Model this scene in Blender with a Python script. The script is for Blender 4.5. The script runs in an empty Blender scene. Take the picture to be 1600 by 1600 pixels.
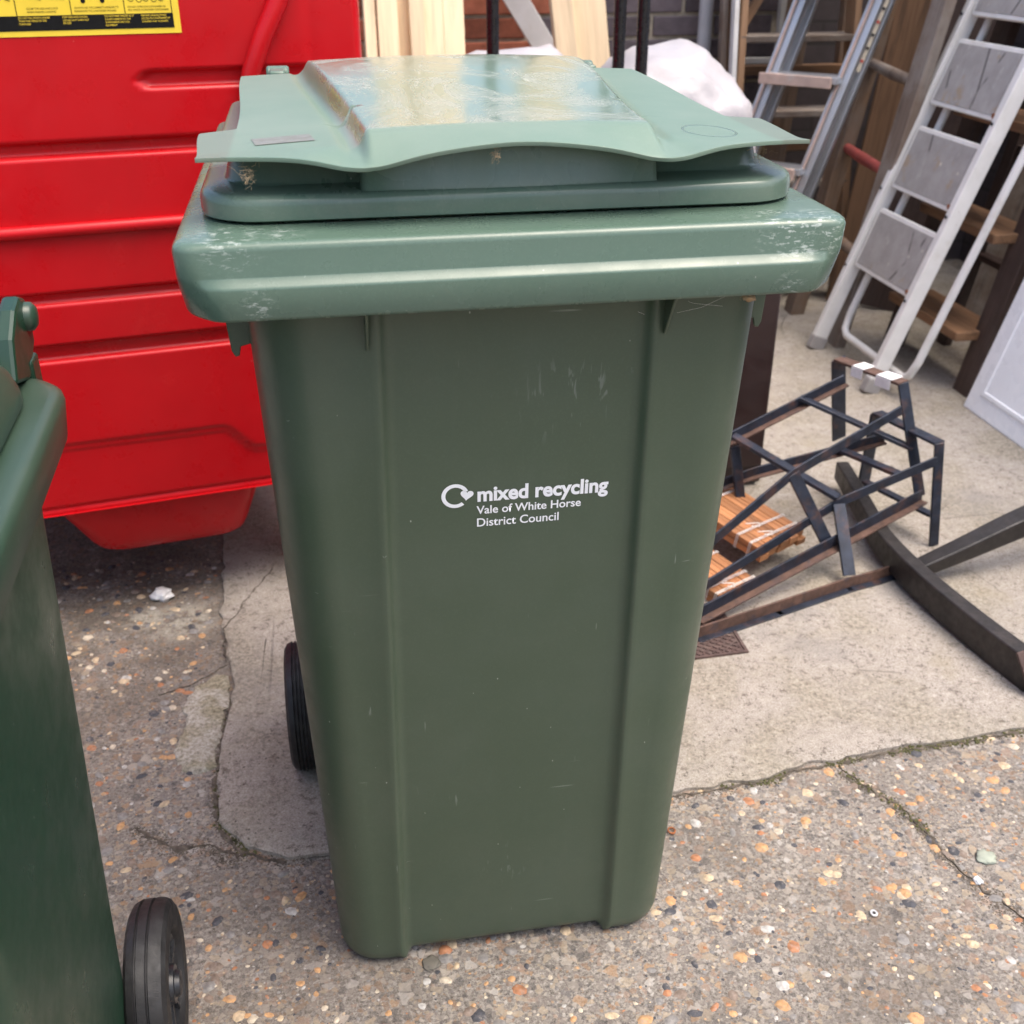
import bpy, bmesh, math, random
from mathutils import Vector, Matrix, noise as mnoise
R = math.radians
random.seed(7)
S = bpy.context.scene
C = S.collection

# ------------------------------------------------------------------ camera, sky, sun, exposure
cam_d = bpy.data.cameras.new('camera'); cam = bpy.data.objects.new('camera', cam_d); C.objects.link(cam)
S.camera = cam
yaw, pitch = R(-9.8), R(27.924)
f = Vector((-math.sin(yaw)*math.cos(pitch), math.cos(yaw)*math.cos(pitch), -math.sin(pitch)))
r = Vector((math.cos(yaw), math.sin(yaw), 0)); u = r.cross(f)
Mc = Matrix((r, u, -f)).transposed().to_4x4(); Mc.translation = (-0.16986, -0.90864, 1.21063)
cam.matrix_world = Mc
cam_d.sensor_width = 36; cam_d.lens = 36*1731.1/1600
cam_d.clip_start = 0.02; cam_d.clip_end = 500
cam_d.dof.use_dof = True; cam_d.dof.focus_distance = 1.15; cam_d.dof.aperture_fstop = 9.0

SUN_EL, SUN_AZ = R(68), R(122)          # azimuth clockwise from +Y
W = bpy.data.worlds.new('World'); S.world = W; W.use_nodes = True
nt = W.node_tree; bg = nt.nodes['Background']
sky = nt.nodes.new('ShaderNodeTexSky'); sky.sky_type = 'NISHITA'; sky.sun_disc = False
sky.sun_elevation = SUN_EL; sky.sun_rotation = SUN_AZ
sky.air_density = 1.0; sky.dust_density = 6.0; sky.ozone_density = 1.0
nt.links.new(sky.outputs[0], bg.inputs[0]); bg.inputs[1].default_value = 0.15
sd = bpy.data.lights.new('sun', 'SUN'); sd.energy = 0.85; sd.angle = R(45); sd.color = (1.0, 0.95, 0.88)
sun = bpy.data.objects.new('sun', sd); C.objects.link(sun)
dirv = Vector((math.sin(SUN_AZ)*math.cos(SUN_EL), math.cos(SUN_AZ)*math.cos(SUN_EL), math.sin(SUN_EL)))
sun.rotation_euler = dirv.to_track_quat('Z', 'Y').to_euler()
S.view_settings.view_transform = 'Standard'; S.view_settings.look = 'None'
S.cycles.max_bounces = 5; S.cycles.diffuse_bounces = 3; S.cycles.glossy_bounces = 3; S.cycles.transmission_bounces = 2
S.cycles.caustics_reflective = False; S.cycles.caustics_refractive = False; S.cycles.adaptive_threshold = .02
S.view_settings.exposure = 1.2; S.view_settings.gamma = 1.0; S.view_settings.use_curve_mapping = False

# ------------------------------------------------------------------ helpers
def lin(h):
    h = h.lstrip('#'); o = []
    for i in (0, 2, 4):
        v = int(h[i:i+2], 16)/255; o.append(v/12.92 if v <= .04045 else ((v+.055)/1.055)**2.4)
    return tuple(o)

class MB:
    def __init__(s): s.v = []; s.f = []; s.m = []
    def add(s, vs, fs, mi=0):
        b = len(s.v); s.v += [tuple(v) for v in vs]; s.f += [tuple(b+i for i in q) for q in fs]; s.m += [mi]*len(fs)
    def box(s, c, d, mi=0):
        x, y, z = c; a, b, h = d[0]/2, d[1]/2, d[2]/2
        s.add([(x-a,y-b,z-h),(x+a,y-b,z-h),(x+a,y+b,z-h),(x-a,y+b,z-h),(x-a,y-b,z+h),(x+a,y-b,z+h),(x+a,y+b,z+h),(x-a,y+b,z+h)],
              [(0,3,2,1),(4,5,6,7),(0,1,5,4),(1,2,6,5),(2,3,7,6),(3,0,4,7)], mi)
    def bar(s, p, q, w, t, upv=(0,0,1), mi=0):
        p, q = Vector(p), Vector(q); d = (q-p).normalized(); upv = Vector(upv)
        sx = d.cross(upv)
        if sx.length < 1e-4: sx = d.cross(Vector((1,0,0)))
        sx.normalize(); sy = sx.cross(d)
        vs = []
        for e in (p, q):
            for a, b in ((-1,-1),(1,-1),(1,1),(-1,1)): vs.append(e+sx*w/2*a+sy*t/2*b)
        s.add(vs, [(0,1,2,3),(7,6,5,4),(0,4,5,1),(1,5,6,2),(2,6,7,3),(3,7,4,0)], mi)
    def loft(s, rings, cap0=True, cap1=True, closed=True, mi=0):
        n = len(rings[0]); vs = [p for r_ in rings for p in r_]; fs = []
        for i in range(len(rings)-1):
            for j in range(n if closed else n-1):
                k = (j+1) % n; fs.append((i*n+j, i*n+k, (i+1)*n+k, (i+1)*n+j))
        if cap0: fs.append(tuple(reversed(range(n))))
        if cap1: fs.append(tuple((len(rings)-1)*n+j for j in range(n)))
        s.add(vs, fs, mi)
    def tube(s, pts, rad, n=10, mi=0):
        pts = [Vector(p) for p in pts]; rings = []; prev = None
        for i, p in enumerate(pts):
            d = (pts[min(i+1, len(pts)-1)]-pts[max(i-1, 0)]).normalized()
            if prev is None:
                a = d.cross(Vector((0,0,1)));
                if a.length < .05: a = d.cross(Vector((1,0,0)))
            else: a = prev-d*prev.dot(d)
            a.normalize(); b = d.cross(a); prev = a
            rr = rad[i] if isinstance(rad, (list, tuple)) else rad
            rings.append([p+a*rr*math.cos(2*math.pi*k/n)+b*rr*math.sin(2*math.pi*k/n) for k in range(n)])
        s.loft(rings, mi=mi)
    def lathe(s, prof, axis='x', c=(0,0,0), n=48, mi=0):
        rings = []
        for a, rr in prof:
            ring = []
            for k in range(n):
                t = 2*math.pi*k/n; p, q = rr*math.cos(t), rr*math.sin(t)
                v = (a, p, q) if axis == 'x' else (q, a, p) if axis == 'y' else (p, q, a)
                ring.append((c[0]+v[0], c[1]+v[1], c[2]+v[2]))
            rings.append(ring)
        s.loft(rings, mi=mi)
    def grid(s, fn, nu, nv, mi=0):
        vs = [fn(i/nu, j/nv) for j in range(nv+1) for i in range(nu+1)]
        fs = [(j*(nu+1)+i, j*(nu+1)+i+1, (j+1)*(nu+1)+i+1, (j+1)*(nu+1)+i) for j in range(nv) for i in range(nu)]
        s.add(vs, fs, mi)
    def mesh(s, name, ang=None):
        me = bpy.data.meshes.new(name); me.from_pydata(s.v, [], s.f)
        if any(s.m): me.polygons.foreach_set('material_index', s.m)
        bm = bmesh.new(); bm.from_mesh(me); bmesh.ops.recalc_face_normals(bm, faces=bm.faces)
        if ang is not None:
            for fc in bm.faces: fc.smooth = True
            for e in bm.edges:
                if len(e.link_faces) == 2 and e.calc_face_angle(0) > R(ang): e.smooth = False
        bm.to_mesh(me); bm.free(); me.update()
        return me
    def build(s, name, mat, parent=None, ang=None, bev=0, seg=2):
        me = s.mesh(name, ang)
        for m_ in (mat if isinstance(mat, (list, tuple)) else [mat]): me.materials.append(m_)
        return link(name, me, parent, bev, seg)

def link(name, me, parent=None, bev=0, seg=2, M=None):
    o = bpy.data.objects.new(name, me); C.objects.link(o)
    if parent: o.parent = parent
    if M is not None: o.matrix_basis = M
    if bev:
        b = o.modifiers.new('bevel', 'BEVEL'); b.width = bev; b.segments = seg; b.limit_method = 'ANGLE'; b.angle_limit = R(40)
        b.harden_normals = False
    return o

def tag(o, label, cat, group=None):
    o['label'] = label; o['category'] = cat
    if group: o['group'] = group
    return o
def struct(o): o['kind'] = 'structure'; return o
def thing(name, label, cat, loc=(0,0,0), rotz=0, group=None):
    o = bpy.data.objects.new(name, None); C.objects.link(o); o.empty_display_size = .05
    o.matrix_basis = Matrix.Translation(loc) @ Matrix.Rotation(rotz, 4, 'Z')
    return tag(o, label, cat, group)

def beam(name, p, q, w, t, mat, parent=None, face=(0,-1,0), bev=.0015, taper=1.0, warp=0):
    """a board with its long axis on local Z; w lies across, t along the direction the broad face looks to. p, q in world space"""
    p, q = Vector(p), Vector(q); L = (q-p).length; z = (q-p).normalized(); n = Vector(face)
    y = (n-z*n.dot(z)).normalized(); x = y.cross(z)
    b = MB(); k = max(2, int(L/.25)); rings = []
    for i in range(k+1):
        h = i/k; s_ = 1+(taper-1)*h; wob = warp*math.sin(h*3.1)
        rings.append([(-w/2*s_+wob,-t/2,h*L),(w/2*s_+wob,-t/2,h*L),(w/2*s_+wob,t/2,h*L),(-w/2*s_+wob,t/2,h*L)])
    b.loft(rings)
    o = b.build(name, mat, parent, bev=bev, seg=2)
    M = Matrix((x, y, z)).transposed().to_4x4(); M.translation = p
    o.matrix_basis = (parent.matrix_basis.inverted() @ M) if parent else M
    return o

# ------------------------------------------------------------------ materials
class NT:
    def __init__(s, name):
        s.m = bpy.data.materials.new(name); s.m.use_nodes = True; s.t = s.m.node_tree
        s.b = s.t.nodes['Principled BSDF']; s.co = s.t.nodes.new('ShaderNodeTexCoord')
    def n(s, typ, **kw):
        x = s.t.nodes.new('ShaderNode'+typ)
        for k, v in kw.items(): setattr(x, k, v)
        return x
    def l(s, a, b): s.t.links.new(a, b)
    def set(s, sock, v):
        if hasattr(v, 'is_output') or isinstance(v, bpy.types.NodeSocket): s.l(v, sock)
        else: sock.default_value = v
    def map(s, scale=(1,1,1), loc=(0,0,0), rot=(0,0,0), src='Object'):
        m_ = s.n('Mapping'); s.l(s.co.outputs[src], m_.inputs[0])
        m_.inputs[1].default_value = loc; m_.inputs[2].default_value = rot; m_.inputs[3].default_value = scale
        return m_.outputs[0]
    def noise(s, vec, scale, detail=4, rough=.55, dist=0, col=False):
        x = s.n('TexNoise'); s.l(vec, x.inputs['Vector']); x.inputs['Scale'].default_value = scale
        x.inputs['Detail'].default_value = detail; x.inputs['Roughness'].default_value = rough; x.inputs['Distortion'].default_value = dist
        return x.outputs['Color' if col else 'Fac']
    def voro(s, vec, scale, feature='F1', out='Distance', rnd=1):
        x = s.n('TexVoronoi', feature=feature); s.l(vec, x.inputs['Vector']); x.inputs['Scale'].default_value = scale
        x.inputs['Randomness'].default_value = rnd
        return x.outputs[out]
    def ramp(s, fac, stops, interp='LINEAR'):
        x = s.n('ValToRGB'); s.l(fac, x.inputs[0]); cr = x.color_ramp; cr.interpolation = interp
        while len(cr.elements) < len(stops): cr.elements.new(.5)
        for e, (p, c) in zip(cr.elements, stops):
            e.position = p; e.color = (c[0], c[1], c[2], 1) if not isinstance(c, (int, float)) else (c, c, c, 1)
        return x.outputs[0]
    def rng(s, v, a, b, c=0., d=1., smooth=True):
        x = s.n('MapRange'); x.interpolation_type = 'SMOOTHSTEP' if smooth else 'LINEAR'
        s.l(v, x.inputs[0])
        for i, k in enumerate((a, b, c, d)): x.inputs[i+1].default_value = k
        return x.outputs[0]
    def mix(s, fac, a, b, blend='MIX'):
        x = s.n('Mix', data_type='RGBA', blend_type=blend)
        s.set(x.inputs[0], fac)
        for i, v in ((6, a), (7, b)):
            if isinstance(v, (tuple, list)): x.inputs[i].default_value = (*v[:3], 1)
            else: s.l(v, x.inputs[i])
        return x.outputs[2]
    def math(s, op, a, b=0.):
        x = s.n('Math', operation=op); s.set(x.inputs[0], a); s.set(x.inputs[1], b); return x.outputs[0]
    def bump(s, h, strength=.3, dist=.002, prev=None):
        x = s.n('Bump'); s.l(h, x.inputs['Height']); x.inputs['Strength'].default_value = strength; x.inputs['Distance'].default_value = dist
        if prev is not None: s.l(prev, x.inputs['Normal'])
        return x.outputs[0]
    def out(s, col=None, rough=None, normal=None, metal=None, spec=None, coat=None, coatr=.1):
        for nm, v in (('Base Color', col), ('Roughness', rough), ('Normal', normal), ('Metallic', metal), ('Specular IOR Level', spec), ('Coat Weight', coat)):
            if v is None: continue
            if isinstance(v, tuple): s.b.inputs[nm].default_value = (*v[:3], 1)
            else: s.set(s.b.inputs[nm], v)
        if coat is not None: s.b.inputs['Coat Roughness'].default_value = coatr
        return s.m
    def blob(s, pts):
        """sum of soft spherical masks in object space: pts = [((x,y,z), radius)]"""
        tot = None
        for c, rad in pts:
            d = s.n('VectorMath', operation='DISTANCE'); s.l(s.co.outputs['Object'], d.inputs[0]); d.inputs[1].default_value = c
            v = s.rng(d.outputs['Value'], rad, rad*.25)
            tot = v if tot is None else s.math('MAXIMUM', tot, v)
        return tot

def plain(name, c, rough=.6, var=.25, scale=12, bump=.15, bscale=60, metal=0., spec=.5, stretch=(1,1,1), dirt=None, dirtamt=.5, rv=.1, dist=.001):
    t = NT(name); v = t.map(stretch)
    nz = t.noise(v, scale, 5)
    a = tuple(x*(1-var) for x in c); b = tuple(min(1, x*(1+var)) for x in c)
    col = t.ramp(nz, [(.3, a), (.7, b)])
    if dirt:
        dm = t.rng(t.noise(t.map(stretch, (3,7,1)), scale*.6, 6, .65), .5, .72, 0, dirtamt)
        col = t.mix(dm, col, dirt)
    ro = t.rng(t.noise(v, scale*2.3, 3), .3, .7, max(.03, rough-rv), min(1, rough+rv))
    nb = t.bump(t.noise(v, bscale, 5, .6), bump, dist)
    return t.out(col, ro, nb, metal, spec)

def wood(name, c, dark=.55, rough=.7, gs=1.0, knots=True, grey=None, greyamt=.5):
    t = NT(name)
    oi = t.n('ObjectInfo'); mp = t.n('Mapping'); cmb = t.n('CombineXYZ')
    for i in range(3): t.l(t.math('MULTIPLY', oi.outputs['Random'], 7.3+3.1*i), cmb.inputs[i])
    t.l(t.co.outputs['Object'], mp.inputs[0]); t.l(cmb.outputs[0], mp.inputs[1])
    base = mp.outputs[0]
    def st(sc):
        m_ = t.n('Mapping'); t.l(base, m_.inputs[0]); m_.inputs[3].default_value = sc; return m_.outputs[0]
    g1 = t.noise(st((1,1,.06)), 55*gs, 5, .6, .6); g2 = t.noise(st((1,1,.03)), 190*gs, 3, .6)
    broad = t.noise(st((1,1,.3)), 7, 3)
    col = t.ramp(g1, [(.32, tuple(x*dark for x in c)), (.5, c), (.72, tuple(min(1, x*1.12) for x in c))])
    col = t.mix(t.rng(g2, .52, .7, 0, .35), col, tuple(x*dark*.8 for x in c))
    col = t.mix(t.rng(broad, .3, .75, 0, .35), col, tuple(x*.72 for x in c))
    hs = t.n('HueSaturation'); t.l(col, hs.inputs['Color']); t.l(t.rng(oi.outputs['Random'], 0, 1, .78, 1.18, False), hs.inputs['Value'])
    col = hs.outputs[0]
    if grey: col = t.mix(t.rng(t.noise(base, 6, 6, .7), .4, .65, 0, greyamt), col, grey)
    if knots:
        kd = t.voro(st((1,1,.35)), 6.0, 'F1'); col = t.mix(t.rng(kd, .10, .045, 0, .7), col, tuple(x*.35 for x in c))
    nb = t.bump(g1, .25, .0008)
    return t.out(col, t.rng(g2, .3, .7, rough-.1, rough+.1), nb)

def bin_plastic(name, c, fade_or_sheen, rough=.38, scuffs=(), scratch=(), fadeamt=.35, speck=.5, dust=None, dustamt=.0, wave=.06):
    t = NT(name); v = t.map()
    cloud = t.noise(v, 5.5, 5, .6)
    col = t.mix(t.rng(cloud, .35, .7, 0, fadeamt), c, fade_or_sheen)
    fine = t.noise(v, 420, 2)
    col = t.mix(t.rng(fine, .45, .8, 0, .18), col, tuple(min(1, x*1.6+.006) for x in c))
    # vertical rubbing marks
    streak = t.noise(t.map((1,1,.05)), 70, 4, .65)
    col = t.mix(t.rng(streak, .55, .8, 0, .14), col, fade_or_sheen)
    # tiny pale specks and nicks
    sp = t.voro(t.map((1,1,.6)), 60, 'F1'); rnd = t.noise(v, 31, 0)
    spm = t.math('MULTIPLY', t.rng(sp, .055, .03), t.rng(rnd, .6, .62))
    col = t.mix(t.math('MULTIPLY', spm, speck), col, (.55,.58,.52))
    # long thin scratches
    sc = t.noise(t.map((1,1,.03), rot=(0,R(22),0)), 240, 1, .5); sc2 = t.noise(t.map((.04,1,1), rot=(0,R(-8),0)), 200, 1, .5)
    gate = t.rng(t.noise(v, 14, 2), .56, .66)
    scm = t.math('MULTIPLY', t.math('MAXIMUM', t.rng(sc, .74, .78), t.rng(sc2, .75, .79)), gate)
    col = t.mix(t.math('MULTIPLY', scm, .3), col, (.4,.45,.4))
    if scuffs:
        m_ = t.math('MULTIPLY', t.blob(scuffs), t.rng(t.noise(t.map((.45,1,1.3)), 210, 6, .75, .3), .535, .60))
        col = t.mix(t.math('MULTIPLY', m_, .55), col, (.55,.60,.56))
    if scratch:
        m_ = t.math('MULTIPLY', t.blob(scratch), t.rng(t.noise(t.map((1,1,.18), rot=(0,R(12),0)), 160, 2, .6, .4), .6, .66))
        col = t.mix(t.math('MULTIPLY', m_, .22), col, (.35,.38,.36))
    if dust is not None:
        dm = t.rng(t.noise(t.map((1,.35,1), rot=(0,0,R(25))), 9, 6, .65, 1.2), .30, .75, 0, dustamt)
        col = t.mix(dm, col, dust)
        ro = t.math('ADD', t.rng(t.noise(t.map((1,.3,1), rot=(0,0,R(-20))), 8, 3, .6, .6), .3, .75, rough-.06, rough+.08), t.math('MULTIPLY', dm, .12))
    else:
        ro = t.rng(t.noise(v, 18, 5, .65), .3, .72, rough-.07, rough+.1)
    nb = t.bump(t.noise(v, 7, 1), wave, .004)
    return t.out(col, ro, nb, spec=.5)

def ground_mat():
    t = NT('exposed_aggregate'); v = t.map()
    warp = t.n('VectorMath', operation='ADD'); t.l(v, warp.inputs[0])
    nz = t.noise(v, 60, 2, col=True); sc_ = t.n('VectorMath', operation='SCALE'); t.l(nz, sc_.inputs[0]); sc_.inputs['Scale'].default_value = .006
    t.l(sc_.outputs[0], warp.inputs[1]); wv = warp.outputs[0]
    big = t.noise(v, 3.2, 5, .6)
    cem = t.ramp(t.noise(v, 190, 6, .82), [(.34, (.05,.044,.038)), (.45, (.20,.178,.155)), (.56, (.345,.315,.28)), (.72, (.58,.545,.495))])
    cols = [(0, (.055,.054,.06)), (.13, (.24,.14,.08)), (.22, (.40,.235,.115)), (.30, (.42,.34,.24)), (.44, (.28,.25,.22)), (.58, (.46,.41,.35)), (.70, (.19,.165,.15)), (.82, (.33,.225,.165)), (.9, (.52,.49,.45)), (.96, (.11,.108,.115))]
    col = cem; h = t.noise(v, 300, 4)
    for sc, keep, off in ((170, .50, .0), (92, .62, .3), (60, .80, .6)):
        vv = t.n('VectorMath', operation='ADD'); t.l(wv, vv.inputs[0]); vv.inputs[1].default_value = (off*3, off*5, off)
        cell = t.voro(vv.outputs[0], sc, 'F1', 'Color'); edge = t.voro(vv.outputs[0], sc, 'DISTANCE_TO_EDGE', 'Distance')
        sep = t.n('SeparateColor'); t.l(cell, sep.inputs[0])
        msk = t.math('MULTIPLY', t.rng(edge, .05, .12), t.math('GREATER_THAN', sep.outputs[0], keep))
        pc = t.ramp(sep.outputs[1], cols, 'CONSTANT')
        pc = t.mix(t.rng(t.noise(v, 500, 2), .3, .7, 0, .35), pc, (.45,.4,.34))
        col = t.mix(t.math('MULTIPLY', msk, .66), col, pc)
        h = t.math('ADD', h, t.math('MULTIPLY', msk, .5))
    col = t.mix(t.rng(big, .40, .66, 0, .45), col, (.12,.102,.085))
    dirt = t.math('MULTIPLY', t.blob([((-.75,.9,0), .5), ((-.62,1.1,0), .42)]), t.rng(t.noise(v, 9, 5, .7), .28, .6)); col = t.mix(t.math('MULTIPLY', dirt, .62), col, (.085,.066,.05))  # brown dirt that also paints in the shade before the container
    pale = t.math('MULTIPLY', t.blob([((-.50,1.0,0), .10), ((-.57,1.02,0), .06)]), t.rng(t.noise(v, 26, 5, .7), .38, .55))
    col = t.mix(t.math('MULTIPLY', pale, .8), col, t.ramp(t.noise(v, 180, 4, .7), [(.3, (.26,.235,.17)), (.7, (.56,.53,.47))]))
    nb = t.bump(t.noise(v, 140, 5, .75), 1.0, .005)
    return t.out(col, .9, nb, spec=.25)

def slab_mat():
    t = NT('worn_concrete'); v = t.map()
    grain = t.noise(v, 330, 5, .78)
    col = t.ramp(grain, [(.30, (.13,.112,.095)), (.44, (.34,.302,.262)), (.58, (.47,.425,.375)), (.78, (.64,.595,.54))])
    stain = t.noise(v, 4.5, 6, .62, .4)
    mid = t.noise(t.map(loc=(2,4,0)), 62, 7, .85); col = t.mix(t.rng(mid, .47, .38, 0, .85), col, (.12,.10,.08)); col = t.mix(t.rng(mid, .55, .66, 0, .6), col, (.62,.57,.51))
    pit = t.rng(t.voro(v, 95, 'F1'), .20, .12); pit = t.math('MULTIPLY', pit, t.rng(t.noise(v, 17, 3), .38, .56))
    worn = t.rng(stain, .42, .60)
    col = t.mix(t.math('MULTIPLY', worn, .62), col, t.ramp(t.noise(v, 140, 5, .8), [(.36, (.10,.09,.065)), (.52, (.34,.30,.23)), (.7, (.62,.56,.46))]))
    col = t.mix(t.math('MULTIPLY', pit, .75), col, (.09,.075,.06))
    yel = t.rng(t.noise(t.map(loc=(5,2,0)), 6, 5, .6), .58, .75, 0, .35); col = t.mix(yel, col, (.34,.29,.18))
    grey = t.rng(t.noise(t.map(loc=(1,9,0)), 2.7, 5, .65), .55, .7, 0, .55); col = t.mix(grey, col, (.24,.225,.21))
    cr = t.rng(t.voro(t.map(loc=(.3,.2,0)), 2.1, 'DISTANCE_TO_EDGE'), .006, .002, 0, 1)
    crn = t.math('MULTIPLY', cr, t.rng(t.noise(v, 3, 2), .5, .6)); col = t.mix(t.math('MULTIPLY', crn, .3), col, (.11,.095,.08))
    hgt = t.math('SUBTRACT', grain, t.math('ADD', t.math('MULTIPLY', pit, .8), crn))
    nb = t.bump(t.math('ADD', hgt, mid), .8, .004)
    return t.out(col, .88, nb, spec=.25)

def brick_mat(name, c, var=.3, paint=None):
    t = NT(name); oi = t.n('ObjectInfo'); v = t.map()
    off = t.n('VectorMath', operation='ADD'); t.l(v, off.inputs[0]); cb = t.n('CombineXYZ'); t.l(t.math('MULTIPLY', oi.outputs['Random'], 40.), cb.inputs[0]); t.l(cb.outputs[0], off.inputs[1])
    col = t.ramp(t.noise(off.outputs[0], 30, 6, .7), [(.3, tuple(x*(1-var) for x in c)), (.55, c), (.8, tuple(min(1, x*(1+var)) for x in c))])
    hs = t.n('HueSaturation'); t.l(col, hs.inputs['Color']); t.l(t.rng(oi.outputs['Random'], 0, 1, .7, 1.25, False), hs.inputs['Value'])
    nb = t.bump(t.noise(off.outputs[0], 90, 5, .7), .5, .003)
    return t.out(hs.outputs[0], .85, nb, spec=.3)

def wall_tex(name, b1, b2, mortar):
    t = NT(name); v = t.map(rot=(R(90),0,0)); x = t.n('TexBrick'); t.l(v, x.inputs['Vector'])
    x.inputs['Scale'].default_value = 1; x.inputs['Brick Width'].default_value = .225; x.inputs['Row Height'].default_value = .075; x.inputs['Mortar Size'].default_value = .006
    for i, c in ((1, b1), (2, b2), (3, mortar)): x.inputs[i].default_value = (*c, 1)
    col = t.mix(t.rng(t.noise(v, 25, 5, .7), .35, .7, 0, .5), x.outputs[0], tuple(k*.6 for k in b1))
    return t.out(col, .9, t.bump(x.outputs['Fac'], .6, -.004))

def lid_top_plastic(name, c, fade_or_sheen, rough, dust=None, dustamt=0):
    t = NT(name); v = t.map()
    sx = t.n('SeparateXYZ'); t.l(t.co.outputs['Object'], sx.inputs[0])
    ax = t.math('ABSOLUTE', sx.outputs[0]); edge = t.math('SUBTRACT', ax, t.math('ADD', .131, t.math('MULTIPLY', sx.outputs[1], .066)))
    plateau = t.math('MULTIPLY', t.rng(edge, .004, -.008), t.rng(sx.outputs[1], .078, .09))
    col = t.mix(t.rng(t.noise(v, 5.5, 5, .6), .35, .7, 0, .35), c, fade_or_sheen)  # pale clouding: bleached plastic plus the plateau's cream reflections painted in
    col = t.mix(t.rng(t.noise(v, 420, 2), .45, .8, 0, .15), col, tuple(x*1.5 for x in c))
    swirl = t.noise(t.map((1,.45,1), rot=(0,0,R(35))), 11, 6, .7, 2.2)
    film = t.math('MULTIPLY', t.rng(swirl, .40, .66), plateau)
    col = t.mix(t.math('MULTIPLY', film, .55), col, dust)
    lines = t.math('MULTIPLY', t.rng(t.noise(t.map((1,.06,1), rot=(0,0,R(62))), 130, 2, .5), .68, .74), t.math('MULTIPLY', plateau, t.rng(t.noise(v, 12, 1), .48, .6)))
    col = t.mix(t.math('MULTIPLY', lines, .4), col, (.5,.52,.47))
    ear = t.math('MULTIPLY', t.rng(ax, .238, .243), t.rng(sx.outputs[1], .215, .205)); col = t.mix(t.math('MULTIPLY', ear, .55), col, (.13,.14,.105))
    sp = t.math('MULTIPLY', t.rng(t.voro(v, 70, 'F1'), .06, .03), t.rng(t.noise(v, 31, 0), .58, .6)); col = t.mix(t.math('MULTIPLY', sp, .5), col, (.5,.45,.34))
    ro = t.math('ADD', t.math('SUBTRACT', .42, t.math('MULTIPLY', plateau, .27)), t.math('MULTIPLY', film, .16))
    nb = t.bump(t.noise(t.map((1,.6,1)), 9, 2, .5, .6), .10, .006)
    return t.out(col, ro, nb, spec=.55)

M = {}
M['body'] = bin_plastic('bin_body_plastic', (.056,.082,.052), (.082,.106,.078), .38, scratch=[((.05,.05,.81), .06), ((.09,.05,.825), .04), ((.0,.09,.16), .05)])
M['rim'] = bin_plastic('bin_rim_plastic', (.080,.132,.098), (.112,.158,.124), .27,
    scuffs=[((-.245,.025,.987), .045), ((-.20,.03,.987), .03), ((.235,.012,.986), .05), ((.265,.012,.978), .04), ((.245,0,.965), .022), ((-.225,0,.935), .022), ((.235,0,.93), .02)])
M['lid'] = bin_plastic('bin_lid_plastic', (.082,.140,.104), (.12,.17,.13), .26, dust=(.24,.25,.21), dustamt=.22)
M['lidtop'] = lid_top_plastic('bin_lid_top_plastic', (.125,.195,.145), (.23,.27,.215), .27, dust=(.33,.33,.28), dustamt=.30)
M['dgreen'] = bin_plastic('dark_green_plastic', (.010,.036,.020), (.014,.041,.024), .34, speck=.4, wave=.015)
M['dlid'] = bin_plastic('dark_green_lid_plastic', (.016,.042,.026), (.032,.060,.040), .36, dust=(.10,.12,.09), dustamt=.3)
M['rubber'] = plain('tyre_rubber', (.011,.011,.012), .6, .3, 30, .35, 240, dirt=(.042,.043,.045), dirtamt=.6)
M['hub'] = plain('black_wheel_plastic', (.016,.018,.022), .35, .2, 20, .1, 100, dirt=(.08,.08,.075), dirtamt=.3)
M['steel'] = plain('galvanised_axle', (.45,.45,.45), .4, .2, 40, .1, 200, metal=1.)
M['print'] = plain('white_print', (.80,.82,.84), .5, .04, 90, .05, 300)
M['sticker'] = plain('grey_label_patch', (.16,.165,.145), .45, .15, 40, .1, 300)
M['debris'] = plain('dried_debris', (.45,.33,.20), .9, .4, 80, .4, 300)
M['agg'] = ground_mat(); M['slab'] = slab_mat()
M['moss'] = plain('moss', (.085,.085,.032), .95, .5, 60, .8, 400, dirt=(.12,.10,.05), dirtamt=.8, dist=.004)
M['soil'] = plain('damp_grit', (.11,.09,.07), .95, .5, 90, .9, 500, dirt=(.25,.21,.17), dirtamt=.6, dist=.004)
PEB = [('pebble_ochre', (.43,.25,.12)), ('pebble_tan', (.46,.36,.24)), ('pebble_dark', (.055,.056,.064)), ('pebble_white', (.40,.385,.36)), ('pebble_grey', (.20,.19,.18)), ('pebble_rust', (.33,.15,.075)), ('pebble_cream', (.48,.415,.32)), ('pebble_brown', (.19,.145,.115))]
PM = [plain(n_, c_, .8, .35, 160, .4, 500, dirt=(.28,.25,.22), dirtamt=.65) for n_, c_ in PEB]
def red_paint():
    t = NT('red_container_paint'); v = t.map()
    col = t.ramp(t.noise(v, 2.4, 5, .6), [(.3, (.44,.004,.008)), (.7, (.54,.006,.011))])
    sc = t.rng(t.noise(t.map((.06,1,1), rot=(0,R(20),0)), 150, 2, .5), .73, .78); sc = t.math('MULTIPLY', sc, t.rng(t.noise(v, 6, 2), .5, .6))
    col = t.mix(t.math('MULTIPLY', sc, .35), col, (.75,.30,.30))
    fl = t.math('MULTIPLY', t.rng(t.voro(v, 45, 'F1'), .05, .03), t.rng(t.noise(v, 11, 0), .58, .6)); col = t.mix(t.math('MULTIPLY', fl, .6), col, (.6,.25,.22))
    film = t.rng(t.noise(t.map((1,1,.25)), 5, 5, .65), .5, .75, 0, .25); col = t.mix(film, col, (.32,.012,.014))
    nb = t.bump(t.noise(v, 5, 2), .10, .01); nb = t.bump(t.noise(v, 350, 2), .03, .0005, nb)
    return t.out(col, t.rng(t.noise(v, 14, 5, .7), .3, .7, .24, .42), nb, spec=.32)
M['red'] = red_paint()
M['yellow'] = plain('yellow_notice', (.83,.60,.045), .45, .06, 20, .03, 100)
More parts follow.
